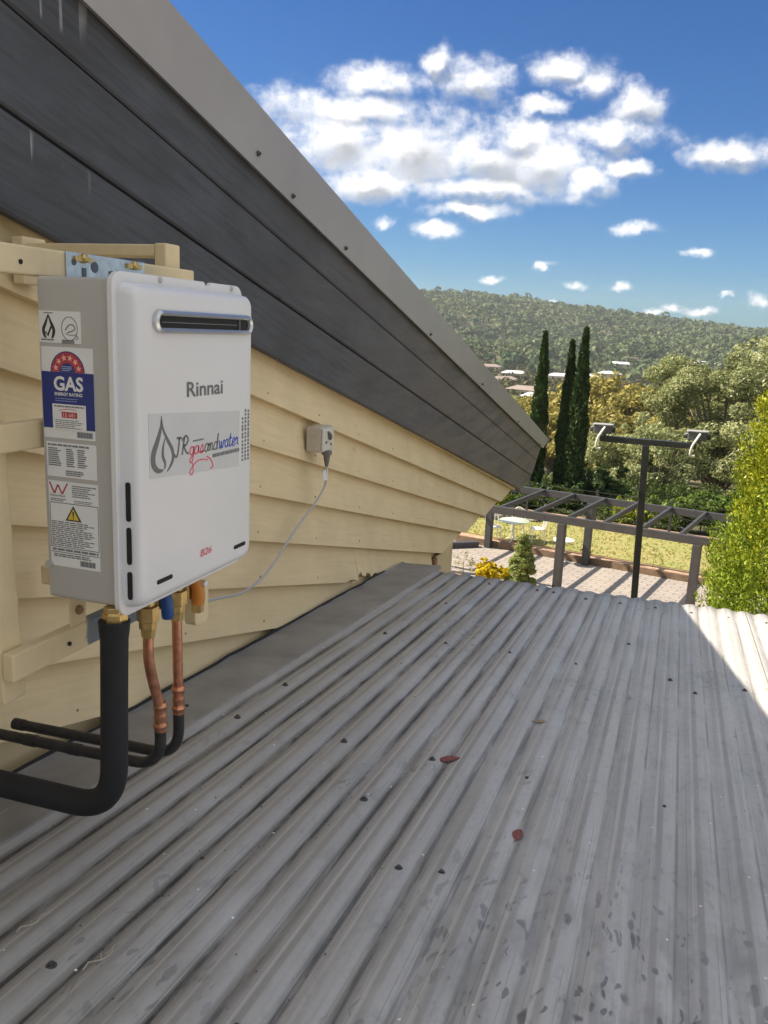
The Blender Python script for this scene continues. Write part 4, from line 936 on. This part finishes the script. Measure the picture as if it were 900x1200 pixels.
# T pole with two flood lights
tp = thing('lamp_post', 'black T shaped post carrying two flood lights beyond the roof edge', 'lamp post', (-.09, 11.0, -6.6))
mb = MB(); mb.obox((-.095, 11, -6.6), (-.258, 11, -1.262), .085, .085, (0, 1, 0)); part('post', mb, M_pole, tp, .006)
mb = MB(); mb.obox((-.83, 11, -1.215), (.335, 11, -1.222), .075, .075); part('crossbar', mb, M_pole, tp, .006)
for X, nm in ((-.80, 'l'), (.335, 'r')):
    fl_ = MB(); fl_.loft([[(X + a, 11 + c, z_) for a, c in rrect(-.115, .115, -.07, .07, .02, 3)] for z_ in (-1.150, -1.045)]); f0 = part('flood_light', fl_, M_lampgrey, tp, .012)
    mb = MB(); mb.loft([[(X + a, 11 + c, z_) for a, c in rrect(-.125, .125, -.08, .08, .02, 3)] for z_ in (-1.0445, -1.028)]); part('hood', mb, mat('pale_lamp_hood', (.30, .30, .31), .5), f0, .004)
    for s_ in (-1, 1):
        mb = MB(); mb.loft([[(X + s_*.116, 11 + a, -1.095 + c) for a, c in rrect(-.055, .055, -.038, .038, .02, 3)], [(X + s_*.155, 11 + a, -1.102 + c) for a, c in rrect(-.04, .04, -.028, .028, .02, 3)]]); part('lamp_head', mb, M_pole, f0, 0)
    mb = MB(); mb.tube([(X + .02, 10.99, -1.15), (X + .02, 10.99, -1.185)], .03, 10); part('bracket', mb, M_lampgrey, f0)
    mb = MB(); mb.tube(smooth_pts([(X + .03, 10.90, -1.06), (X - .01, 10.86, -1.13), (X - .05, 10.88, -1.22), (X - .06, 10.92, -1.33), (X - .01, 10.94, -1.34)], 4), .014, 8); part('cable', mb, M_whitepaint, f0, 0, True)

# round white table and the wire setting
def round_table(loc, rr_, hh_, label_, topm):
    t_ = thing('garden_table', label_, 'table', tuple(loc)); x_, y_, z_ = loc
    mb = MB(); mb.tube([(x_, y_, z_ + hh_ - .03), (x_, y_, z_ + hh_ - .025), (x_, y_, z_ + hh_)], [rr_ - .02, rr_, rr_], 28); part('tabletop', mb, topm, t_)
    mb = MB(); mb.tube([(x_, y_, z_ + .03), (x_, y_, z_ + hh_ - .03)], .03, 8); part('pedestal', mb, M_whitepaint, t_)
    for k_ in range(3):
        an = k_ * 2.094 + .4; mb = MB(); mb.tube([(x_, y_, z_ + .10), (x_ + .16*math.cos(an), y_ + .16*math.sin(an), z_ + .05), (x_ + .3*math.cos(an), y_ + .3*math.sin(an), z_ + .0)], .018, 6); part('leg', mb, M_whitepaint, t_)
round_table(Vector((-2.62, 24.75, GZ + .0)), .31, .72, 'round white garden table standing by the middle of the patio edge', M_whitepaint)
M_glass = mat('frosted_table_glass', (.40, .46, .38), .15, 0, .05, 5)
round_table(Vector((-4.35, 26.0, GZ + .2)), .48, .66, 'wide pale glass garden table between white wire chairs', M_glass)
def garden_chair(loc, ang, label_):
    t_ = thing('garden_chair', label_, 'chair', tuple(loc), 'white wire garden chairs'); L = Vector(loc); ca, sa = math.cos(ang), math.sin(ang)
    W_ = lambda u, v_, h_: L + Vector((u*ca - v_*sa, u*sa + v_*ca, h_))
    mb = MB(); mb.loft([[W_(a, c, h_) for a, c in rrect(-.2, .2, -.2, .2, .08, 3)] for h_ in (.43, .45)]); part('seat', mb, M_whitepaint, t_)
    mb = MB(); mb.tube(smooth_pts([W_(-.2, .2, .44), W_(-.2, .25, .75), W_(0, .28, .9), W_(.2, .25, .75), W_(.2, .2, .44)], 4), .014, 6); 
    for q in (-.1, 0, .1): mb.tube([W_(q, .2, .44), W_(q, .27, .84)], .009, 5)
    part('backrest', mb, M_whitepaint, t_)
    for u, v_ in ((-.18,-.18),(.18,-.18),(.18,.18),(-.18,.18)): mb = MB(); mb.tube([W_(u, v_, .43), W_(u*1.15, v_*1.15, 0)], .013, 6); part('leg', mb, M_whitepaint, t_)
garden_chair((-4.95, 25.75, GZ + .2), .5, 'white wire garden chair left of the pale glass table')
garden_chair((-3.62, 26.2, GZ + .2), -1.2, 'white wire garden chair right of the pale glass table')
garden_chair((-4.35, 26.75, GZ + .2), 0.1, 'white wire garden chair behind the pale glass table')
def rock(loc, s_, label_, seed):
    bm = bmesh.new(); bmesh.ops.create_icosphere(bm, subdivisions=3, radius=1); r_ = random.Random(seed)
    from mathutils import noise as mn
    for v in bm.verts:
        v.co *= 1 + .35 * mn.noise(v.co * 1.3 + Vector((seed, 0, 0))); v.co.x *= s_[0]; v.co.y *= s_[1]; v.co.z *= s_[2]
    me = bpy.data.meshes.new('rock'); bm.to_mesh(me); bm.free(); o = finish('rock', me, mat('grey_garden_rock', (.20, .18, .16), .9, 0, .4, 4, .4, 12), None, (loc[0], loc[1], loc[2] + s_[2] * .7)); tag(o, label_, 'rock', 'rocks at the back of the lawn')
for k, (dx_, dy_, s_) in enumerate(((0, 0, (.32, .28, .26)), (.55, .3, (.3, .25, .18)), (-.6, .2, (.35, .3, .2)), (1.1, .4, (.4, .25, .13)))):
    rock((-5.4 + dx_, 28.9 + dy_, GZ + .2), s_, ('dark rounded rock at the left end of the lawn', 'flat grey rock right beside the dark rounded one', 'grey rock left of the dark rounded one', 'long low rock at the right of the rock group')[k], k * 3.3)
# fence behind the lawn: posts, rails and wires
fn_ = thing('wire_fence', 'black post and wire fence along the back of the lawn', 'fence', tuple(gp(1, 8.6)))
for k in range(9):
    a = -7.5 + k * 2.6; mb = MB(); gbox(mb, a - .04, a + .04, 8.56, 8.64, .1, 1.35); part('post', mb, M_pole, fn_)
for h_ in (.45, .75, 1.05, 1.28): mb = MB(); mb.tube([gp(-7.5, 8.6, h_), gp(13.3, 8.6, h_)], .010, 5); part('wire', mb, M_pole, fn_)

# ================================================================== PLANTS
def leaf_quads(C, size, r_, up=.0, aspect=.45, outward=None, face=None):
    """diamond leaves at centres C; returns V, Q"""
    n_ = len(C); u = r_.normal(size=(n_, 3)); u[:, 2] += up
    if outward is not None: u += outward
    u /= np.linalg.norm(u, axis=1, keepdims=True); w = r_.normal(size=(n_, 3)); w -= (w*u).sum(1, keepdims=True)*u; w /= np.linalg.norm(w, axis=1, keepdims=True)
    if face is not None:
        nv = face + r_.normal(0, .95, (n_, 3)); nv /= np.linalg.norm(nv, axis=1, keepdims=True); u -= (u*nv).sum(1, keepdims=True)*nv; u /= np.linalg.norm(u, axis=1, keepdims=True); w = np.cross(nv, u)
    s_ = size * r_.uniform(.6, 1.4, (n_, 1)); U_ = u*s_; W_ = w*s_*aspect
    V = np.stack([C - U_, C - W_, C + U_, C + W_], 1).reshape(-1, 3); return V, np.arange(n_*4).reshape(-1, 4)
def clump_points(r_, centers, rads, per):
    out = []; clump_points.dirs = []
    for c, q in zip(centers, rads):
        k = max(6, int(per * q * q)); dv = r_.normal(size=(k, 3)); dv /= np.linalg.norm(dv, axis=1, keepdims=True)
        clump_points.dirs.append(dv + np.array([0, 0, .25])); out.append(c + dv * (q * r_.uniform(.45, 1.05, (k, 1)) ** .6) * np.array([1, 1, .75]))
    return np.concatenate(out)
def make_tree(name, label_, cat, loc, H, rx, trunk_h, leafm, barkm, nclump, per, leaf, seed, group=None, shape='round', limbs=True, aspect=.45):
    """trunk, limbs and a crown of leaf clumps, H tall"""
    r_ = np.random.default_rng(seed); t_ = thing(name, label_, cat, tuple(loc), group)
    cs = []; rs_ = []
    while len(cs) < nclump:
        p_ = r_.uniform(-1, 1, 3); q = np.linalg.norm(p_)
        q *= 1 + .22*math.sin(3*math.atan2(p_[1], p_[0]) + seed) + .15*math.sin(7*p_[2] + seed)
        if q > 1 or q < .35: continue
        hz = (p_[2] + 1) / 2; wid = {'round': 1.0, 'cone': 1.15 - hz, 'spread': .6 + .5*hz}[shape]
        cs.append(np.array([p_[0]*rx*wid, p_[1]*rx*wid, trunk_h + (H - trunk_h)*hz])); rs_.append(r_.uniform(.12, .30) * min(rx, (H-trunk_h)/2) * (.75 if hz > .85 else 1))
    C = clump_points(r_, cs, rs_, per); fc = np.concatenate(clump_points.dirs) + C/np.array([rx, rx, H])*.6; V, Q = leaf_quads(C, leaf, r_, .1, aspect, None, fc)
    cm_ = fast_mesh('crown', V, Q); o = finish('crown', cm_, leafm, t_)
    mb = MB(); lean = r_.normal(0, .03, 2) * H
    mb.tube([(0, 0, -.3), (lean[0]*.4, lean[1]*.4, trunk_h*.6), (lean[0], lean[1], trunk_h*1.1), (lean[0]*1.3, lean[1]*1.3, H*.8)], [H*.022, H*.018, H*.014, H*.004], 9)
    if limbs:
        for c in cs[::3]:
            z0 = r_.uniform(.5, 1.1)*trunk_h; mb.tube([(lean[0]*z0/max(trunk_h,.1), lean[1]*z0/max(trunk_h,.1), z0), tuple(np.array([lean[0], lean[1], 0])*.5 + c*np.array([.5, .5, .62]) + np.array([0, 0, z0*.2])), tuple(c)], [H*.010, H*.006, H*.002], 6)
    me = bpy.data.meshes.new('trunk'); me.from_pydata(mb.v, [], mb.f); me.update(); finish('trunk', me, barkm, t_, smooth=True)
    return t_
# three pencil cypresses
def cypress(loc, H, rad_, seed, label_):
    r_ = np.random.default_rng(seed); t_ = thing('cypress_tree', label_, 'tree', tuple(loc), 'pencil cypresses behind the pergola')
    n_ = 9000; h_ = r_.uniform(0, 1, n_) ** .85; prof_ = rad_ * np.minimum(1, .55 + h_*2.5) * np.minimum(1, (1 - h_)*1.9 + .06) ** .75
    an = r_.uniform(0, 2*math.pi, n_); lump = 1 + .16*np.sin(an*5 + h_*40) + .14*np.sin(an*3 - h_*23 + seed)
    q = prof_ * lump * r_.uniform(.55, 1.05, n_) ** .5
    C = np.stack([q*np.cos(an), q*np.sin(an), h_*H], -1); ow = np.stack([np.cos(an)*.35, np.sin(an)*.35, 0*an], -1)
    V, Q = leaf_quads(C, .10, r_, 2.2, .35, ow); finish('crown', fast_mesh('crown', V, Q), L_cyp, t_)
    mb = MB(); mb.tube([(0, 0, -.3), (0, 0, H*.85)], [rad_*.28, .02], 8); me = bpy.data.meshes.new('trunk'); me.from_pydata(mb.v, [], mb.f); finish('trunk', me, M_barkd, t_)
cypress((-5.02, 34, -6.75), 7.0, .31, 1, 'leftmost of the three dark pencil cypresses, standing apart')
cypress((-3.97, 34.3, -6.75), 6.7, .29, 2, 'middle and shortest of the three dark pencil cypresses')
cypress((-3.46, 34, -6.75), 7.2, .36, 5, 'rightmost and tallest of the three dark pencil cypresses')
# the big gum at the right and its neighbours
make_tree('gum_tree', 'large pale grey-green gum tree at the right behind the flood lights', 'tree', (2.6, 46, -9.0), 9.0, 3.9, 2.2, L_gum, M_bark, 120, 1500, .078, 21, shape='round')
make_tree('gum_tree', 'pale gum tree with drooping leaves left of the large gum', 'tree', (-1.3, 43, -8.8), 5.3, 2.4, 1.0, L_gum, M_bark, 85, 1250, .085, 22, shape='round')
make_tree('gum_tree', 'thin pale gum tree low behind the lamp post', 'tree', (-.2, 40, -8.2), 4.4, 2.0, .6, L_gum, M_bark, 60, 1150, .08, 23)
make_tree('gum_tree', 'grey-green gum tree behind the golden conifer', 'tree', (5.6, 44, -8.6), 8.2, 2.8, 1.5, L_gum, M_bark, 80, 1150, .085, 24)
# golden conifer
def conifer(loc, H, rb, seed, label_):
    r_ = np.random.default_rng(seed); t_ = thing('golden_conifer', label_, 'tree', tuple(loc)); Cs = {0: [], 1: []}; OW = {0: [], 1: []}
    for k in range(3400):
        h_ = r_.uniform(.35, 1); rr_ = rb * min(1, (1 - h_)*1.95 + .05) ** .8; an = r_.uniform(0, 6.283)
        rr_ *= 1 + .10*math.sin(an*4 + h_*9) + .07*math.sin(an*7 - h_*31); q = rr_*r_.uniform(.62, 1.0)
        c = np.array([q*math.cos(an), q*math.sin(an), h_*H]); d_ = np.array([.45*math.cos(an), .45*math.sin(an), 1.0]); d_ /= np.linalg.norm(d_)
        ln_ = r_.uniform(.18, .42); m_ = 66; t = r_.uniform(0, 1, m_)
        P_ = c + d_*(t*ln_)[:, None] + r_.normal(0, 1, (m_, 3))*((1 - t)*.06 + .014)[:, None]
        g_ = 0 if r_.random() < min(.93, max(.10, (h_ - .50)/.22)) else 1
        Cs[g_].append(P_); OW[g_].append(np.tile(d_*1.6, (m_, 1)))
    for g_, nm, m_ in ((0, 'crown', L_conifer), (1, 'lower_foliage', leaf_mat('lower_conifer_leaf', (.055, .12, .012), (.33, .41, .045), .35))):
        V, Q = leaf_quads(np.concatenate(Cs[g_]), .021, r_, 0, .4, np.concatenate(OW[g_])); finish(nm, fast_mesh(nm, V, Q), m_, t_)
    mb = MB(); mb.tube([(0, 0, -.3), (0, 0, H*.8)], [.16, .03], 8); me = bpy.data.meshes.new('trunk'); me.from_pydata(mb.v, [], mb.f); finish('trunk', me, M_barkd, t_)
conifer((1.66, 9.2, -6.7), 8.2, 1.10, 31, 'dense golden green conifer at the right edge beyond the roof')
# small plants beyond the eave
def bush(name, label_, loc, H, rx, leafm, leaf, nclump, per, seed, cat='shrub', shape='round', aspect=.45): return make_tree(name, label_, cat, loc, H, rx, H*.08, leafm, M_barkd, int(nclump*1.6), per*3.2, leaf, seed, None, shape, False, aspect)
bush('yellow_bush', 'small bright yellow bush just beyond the roof edge', (-4.05, 21.3, GZ), .72, .42, L_yellow, .04, 60, 3000, 41)
bush('small_conifer', 'small upright pale green conifer beside the pergola post', (-3.25, 21.1, GZ), 1.55, .42, leaf_mat('pale_conifer_leaf', (.13, .19, .05), (.36, .40, .13), .35), .05, 110, 3600, 42, shape='cone', aspect=.3)
bush('pale_plant', 'small straw coloured plant beside the house corner', (-5.0, 22.0, GZ), .75, .32, L_pale, .045, 14, 700, 43, 'plant', aspect=.2)
for k, (a, c, h_, m_) in enumerate(((2.3, 3.8, .5, L_pale), (5.6, 3.8, .7, L_pale), (4.3, 3.75, .45, L_olive), (7.0, 3.8, .5, L_pale), (.9, 3.8, .4, L_pale))):
    bush('garden_plant', ('wispy plant in the red bed right of the lamp post', 'straw plant in the red bed by the wire chairs', 'low green plant in the red bed by the white table', 'pale plant in the red bed at its left end', 'small wispy plant near the right rear pergola post')[k], tuple(gp(a, c, .17)), h_, .28, m_, .04, 10, 600, 50 + k, 'plant', aspect=.2)
bush('dark_shrub', 'dense dark green rounded shrub behind the pergola', (-2.35, 34.6, -6.75), 1.75, 1.1, L_dark, .07, 60, 900, 61)
bush('yellow_shrub', 'yellow-green shrub seen through the middle pergola rafters', (-1.0, 31.0, -6.5), .95, .75, L_conifer, .06, 30, 900, 62)
bush('green_shrub', 'leafy green shrub behind the right end of the pergola', (1.45, 31.6, -6.6), 1.5, 1.0, L_green, .07, 50, 900, 63)
bush('lime_shrub', 'lime yellow shrub behind the left end of the pergola', (-6.1, 31.2, -6.6), 1.15, .6, L_conifer, .06, 30, 900, 64)
bush('green_shrub', 'mid green shrub between the lime shrub and the cypresses', (-5.5, 32.6, -6.7), 1.2, .8, L_green, .07, 40, 800, 65)
bush('green_shrub', 'pale green shrub left of the pergola\'s right rear post', (.25, 31.8, -6.7), 1.25, .9, L_green, .07, 40, 700, 66)
bush('dark_shrub', 'dark green shrub at the far right behind the fence', (3.0, 32.0, -6.7), 1.6, 1.0, L_dark, .07, 50, 800, 67)
bush('dark_shrub', 'dark shrub at the foot of the leftmost cypress', (-4.7, 32.8, -6.7), 1.1, .8, L_dark, .07, 40, 800, 68)
# low scrub covering the slope behind the fence
r_ = np.random.default_rng(91); cen = []; rad_ = []
for k in range(420):
    a, c = r_.uniform(-9, 13), r_.uniform(9.3, 19); q = gp(a, c, 0); cen.append(np.array([q.x, q.y, float(terr(np.array(q.x), np.array(q.y))) + r_.uniform(.1, .75)])); rad_.append(r_.uniform(.3, .62))
C = clump_points(r_, cen, rad_, 900); V, Q = leaf_quads(C, .065, r_, .3, .45); o = finish('ground_cover', fast_mesh('ground_cover', V, Q), L_under := leaf_mat('scrub_leaf', (.025, .045, .014), (.11, .15, .04), .3))
tag(o, 'low dark green scrub on the slope behind the wire fence', 'ground cover', kind='stuff')
# trees of the valley: three kinds, copied
kinds = []
for nm, lab, lm, H, rx, sd in (('golden_gum', 'golden olive gum tree among the trees below the garden', L_gold, 9, 4.2, 71), ('olive_gum', 'olive green gum tree among the valley trees', L_olive, 10, 4.4, 72), ('grey_gum', 'pale grey-green gum tree among the valley trees', L_gum, 10, 4.0, 73)):
    kinds.append((nm, make_tree(nm, lab, 'tree', (0, 0, 0), H, rx, H*.16, lm, M_bark, 80, 115, .20, sd, 'trees filling the valley', aspect=.55)))
TREES = [(0, -6.2, 78, 1.15), (0, -10.4, 82, 1.0), (0, -3.4, 74, .95), (0, -13.5, 76, .8), (0, -8.2, 62, .62), (1, -1.0, 86, 1.1), (1, 3.0, 70, 1.0), (1, -17.5, 88, .9), (0, -5.0, 58, .6), (2, 7.5, 72, 1.2), (1, 12, 80, 1.2),
         (1, -12.0, 60, .6), (2, -9.6, 50, .42), (1, 9.5, 58, .8), (2, -15.5, 62, .55), (0, .5, 60, .62), (1, -20, 66, .6)]
for k in range(34):
    r_ = random.uniform(92, 230); a = random.uniform(-.30, .16); TREES.append((random.choice([0, 1, 1, 2, 2]), r_*math.sin(a), r_*math.cos(a), random.uniform(.6, 1.0)))
ZONES = ((-9, -.155, 'left of the leftmost cypress'), (-.155, -.095, 'behind the three cypresses'), (-.095, -.02, 'between the cypresses and the lamp post'), (-.02, 9, 'behind the large gum at the right'))
ORD = ['nearest', 'second nearest', 'third nearest', 'fourth nearest', 'fifth nearest', 'sixth nearest', 'seventh nearest', 'eighth nearest', 'ninth nearest', 'tenth nearest', 'farthest']
count = {}; used = [False] * 3
WHAT = ('golden olive gum tree', 'olive green gum tree', 'pale grey-green gum tree')
for kind, X, Y, s_ in sorted(TREES, key=lambda q: math.hypot(q[1], q[2])):
    nm, proto = kinds[kind]; a = math.atan2(X, Y)
    o = proto if not used[kind] else dup(proto); used[kind] = True
    o.location = (X, Y, float(terr(np.array(X), np.array(Y))) - .3); o.rotation_euler = (0, 0, random.uniform(0, 6.28)); o.scale = (s_*random.uniform(.9, 1.15), s_*random.uniform(.9, 1.15), s_)
    zn = [z_[2] for z_ in ZONES if z_[0] <= a < z_[1]][0]; c_ = count.get((kind, zn), 0); count[(kind, zn)] = c_ + 1
    o['label'] = ORD[min(c_, 10)] + ' ' + WHAT[kind] + ' in the valley ' + zn

# ================================================================== FAR HOUSES
M_tin = mat('pale_roof_tin', (.62, .63, .64), .35, .1, .08, .3)
M_tile = mat('brown_roof_tile', (.21, .175, .155), .8, 0, .15, .5)
M_hwall = mat('pale_house_wall', (.50, .46, .40), .8, 0, .1, .3)
M_pane = mat('dark_window_glass', (.03, .035, .04), .1, 0, .1, 1)
def far_house(az_, el_, r_, w, dpt, rot, roofm, label_, hh_=3.0):
    X, Y = r_*math.sin(az_), r_*math.cos(az_); zt = r_*math.tan(el_); z0 = zt - hh_ - 1.6
    t_ = thing('far_house', label_, 'house', (X, Y, z0)); ca, sa = math.cos(rot), math.sin(rot); P_ = lambda u, v_, h_: (X + u*ca - v_*sa, Y + u*sa + v_*ca, z0 + h_)
    mb = MB(); q = [(-w/2,-dpt/2),(w/2,-dpt/2),(w/2,dpt/2),(-w/2,dpt/2)]; mb.loft([[P_(a, c, -6) for a, c in q], [P_(a, c, hh_) for a, c in q]]); part('wall', mb, M_hwall, t_)
    mb = MB(); e_ = .6; vs = [P_(-w/2-e_, -dpt/2-e_, hh_), P_(w/2+e_, -dpt/2-e_, hh_), P_(w/2+e_, dpt/2+e_, hh_), P_(-w/2-e_, dpt/2+e_, hh_), P_(-w/2+dpt*.35, 0, hh_+1.7), P_(w/2-dpt*.35, 0, hh_+1.7)]
    mb.add(vs, [(0,1,5,4),(1,2,5),(2,3,4,5),(3,0,4),(3,2,1,0)]); part('roof', mb, roofm, t_)
    for u in (-w*.3, w*.05, w*.32): mb = MB(); mb.loft([[P_(u + a, -dpt/2 - h_, c) for a, c in ((-.7, 1.0), (.7, 1.0), (.7, 2.2), (-.7, 2.2))] for h_ in (-.02, .05)]); part('window', mb, M_pane, t_)
HOUSES = [(-.1790,-.0380,560,16,9,.2,M_tin,'white roofed house left of the cypresses, highest of that cluster'), (-.1640,-.0548,370,15,9,-.3,M_tile,'brown tile roofed house nearest the leftmost cypress on its left'), (-.1893,-.0450,480,14,9,.5,M_tile,'brown roofed house at the left of the valley cluster'),
 (-.1504,-.0619,330,12,8,.1,M_tin,'small pale roofed house low beside the leftmost cypress'), (-.1220,-.0385,560,20,9,-.1,M_tin,'long white roofed house seen between the cypresses'), (-.1000,-.0372,540,16,9,.1,M_tin,'white roofed house just left of the tallest cypress'),
 (-.0609,-.0222,700,18,9,.1,M_tin,'white roofed house alone at the foot of the hill'), (-.0198,-.0513,190,8,6,.6,M_tin,'white gabled house among the trees above the lamp post'), (.0278,-.0170,760,18,9,.0,M_tin,'pale roofed house at the hill foot to the right'),
 (.0791,-.0459,150,7,5,-.2,M_lampgrey,'grey roofed house beside the golden conifer'), (-.0811,-.1560,38,1.8,1.2,.2,M_tin,'white shed roof showing beside the rightmost cypress'), (-.0711,-.0332,600,14,8,.3,M_tin,'small pale roofed house right of the tallest cypress'), (-.2071,-.0320,620,15,9,.2,M_tile,'brown roofed house partly behind the barge end')]
for h_ in HOUSES: far_house(*h_[:7], h_[7], 1.0 if h_[2] < 60 else 3.0)

# ================================================================== WOODED HILL
def forest(name, label_, n_, rmin, rmax, amin, amax, size, m, seed):
    r_ = np.random.default_rng(seed)
    rr_ = np.sqrt(r_.uniform(rmin**2, rmax**2, n_)); a = r_.uniform(amin, amax, n_); X = rr_*np.sin(a); Y = rr_*np.cos(a); Zt = terr(X, Y)
    s_ = size * r_.uniform(.6, 1.4, n_); m_ = 74
    nb = 4; bc = r_.normal(0, .42, (n_, nb, 3)); bc[..., 2] = np.abs(bc[..., 2])*.7 + .45; pick = r_.integers(0, nb, (n_, m_))
    dv = r_.normal(size=(n_, m_, 3)); dv /= np.linalg.norm(dv, axis=2, keepdims=True); dv[..., 2] = np.abs(dv[..., 2])*.9 - .15
    C = np.take_along_axis(bc, pick[..., None].repeat(3, 2), 1) + dv*.48
    C = (C*s_[:, None, None] + np.stack([X, Y, Zt], -1)[:, None, :]).reshape(-1, 3); nv = dv.reshape(-1, 3) + r_.normal(0, .35, (n_*m_, 3))
    nv /= np.linalg.norm(nv, axis=1, keepdims=True); u = r_.normal(size=nv.shape); u -= (u*nv).sum(1, keepdims=True)*nv; u /= np.linalg.norm(u, axis=1, keepdims=True); w = np.cross(nv, u)
    l_ = (s_[:, None]*r_.uniform(.13, .28, (n_, m_))).reshape(-1, 1)
    V = np.stack([C - u*l_, C - w*l_*.8, C + u*l_, C + w*l_*.8], 1).reshape(-1, 3)
    o = finish(name, fast_mesh(name, V, np.arange(len(V)).reshape(-1, 4)), m); tag(o, label_, 'forest', kind='stuff')
L_hill = leaf_mat('hill_forest_leaf', (.036, .074, .036), (.19, .225, .105), .2, .05, .011, .35)
L_valley = leaf_mat('valley_forest_leaf', (.05, .062, .026), (.15, .135, .065), .1, .05)
forest('forest', 'dense bluish green bushland covering the far hill', 8600, 640, 1540, -1.0, .50, 8.0, L_hill, 81)
forest('valley_woodland', 'mixed olive treetops filling the valley between the houses', 2900, 105, 660, -.80, .42, 3.6, L_valley, 82)

# ================================================================== AIR
hz = bpy.data.materials.new('haze_air'); hz.use_nodes = True; t = hz.node_tree; t.nodes.clear()
pv = t.nodes.new('ShaderNodeVolumePrincipled'); pv.inputs['Color'].default_value = (.80, .88, 1.0, 1); pv.inputs['Density'].default_value = .00014; pv.inputs['Anisotropy'].default_value = .2
ho = t.nodes.new('ShaderNodeOutputMaterial'); t.links.new(pv.outputs[0], ho.inputs['Volume'])
mb = MB(); mb.box(-2750, 2750, -2750, 2750, -60, 130); single('haze', mb, hz, 'thin blue haze filling the valley air', 'haze', (0, 0, 0), kind='stuff')
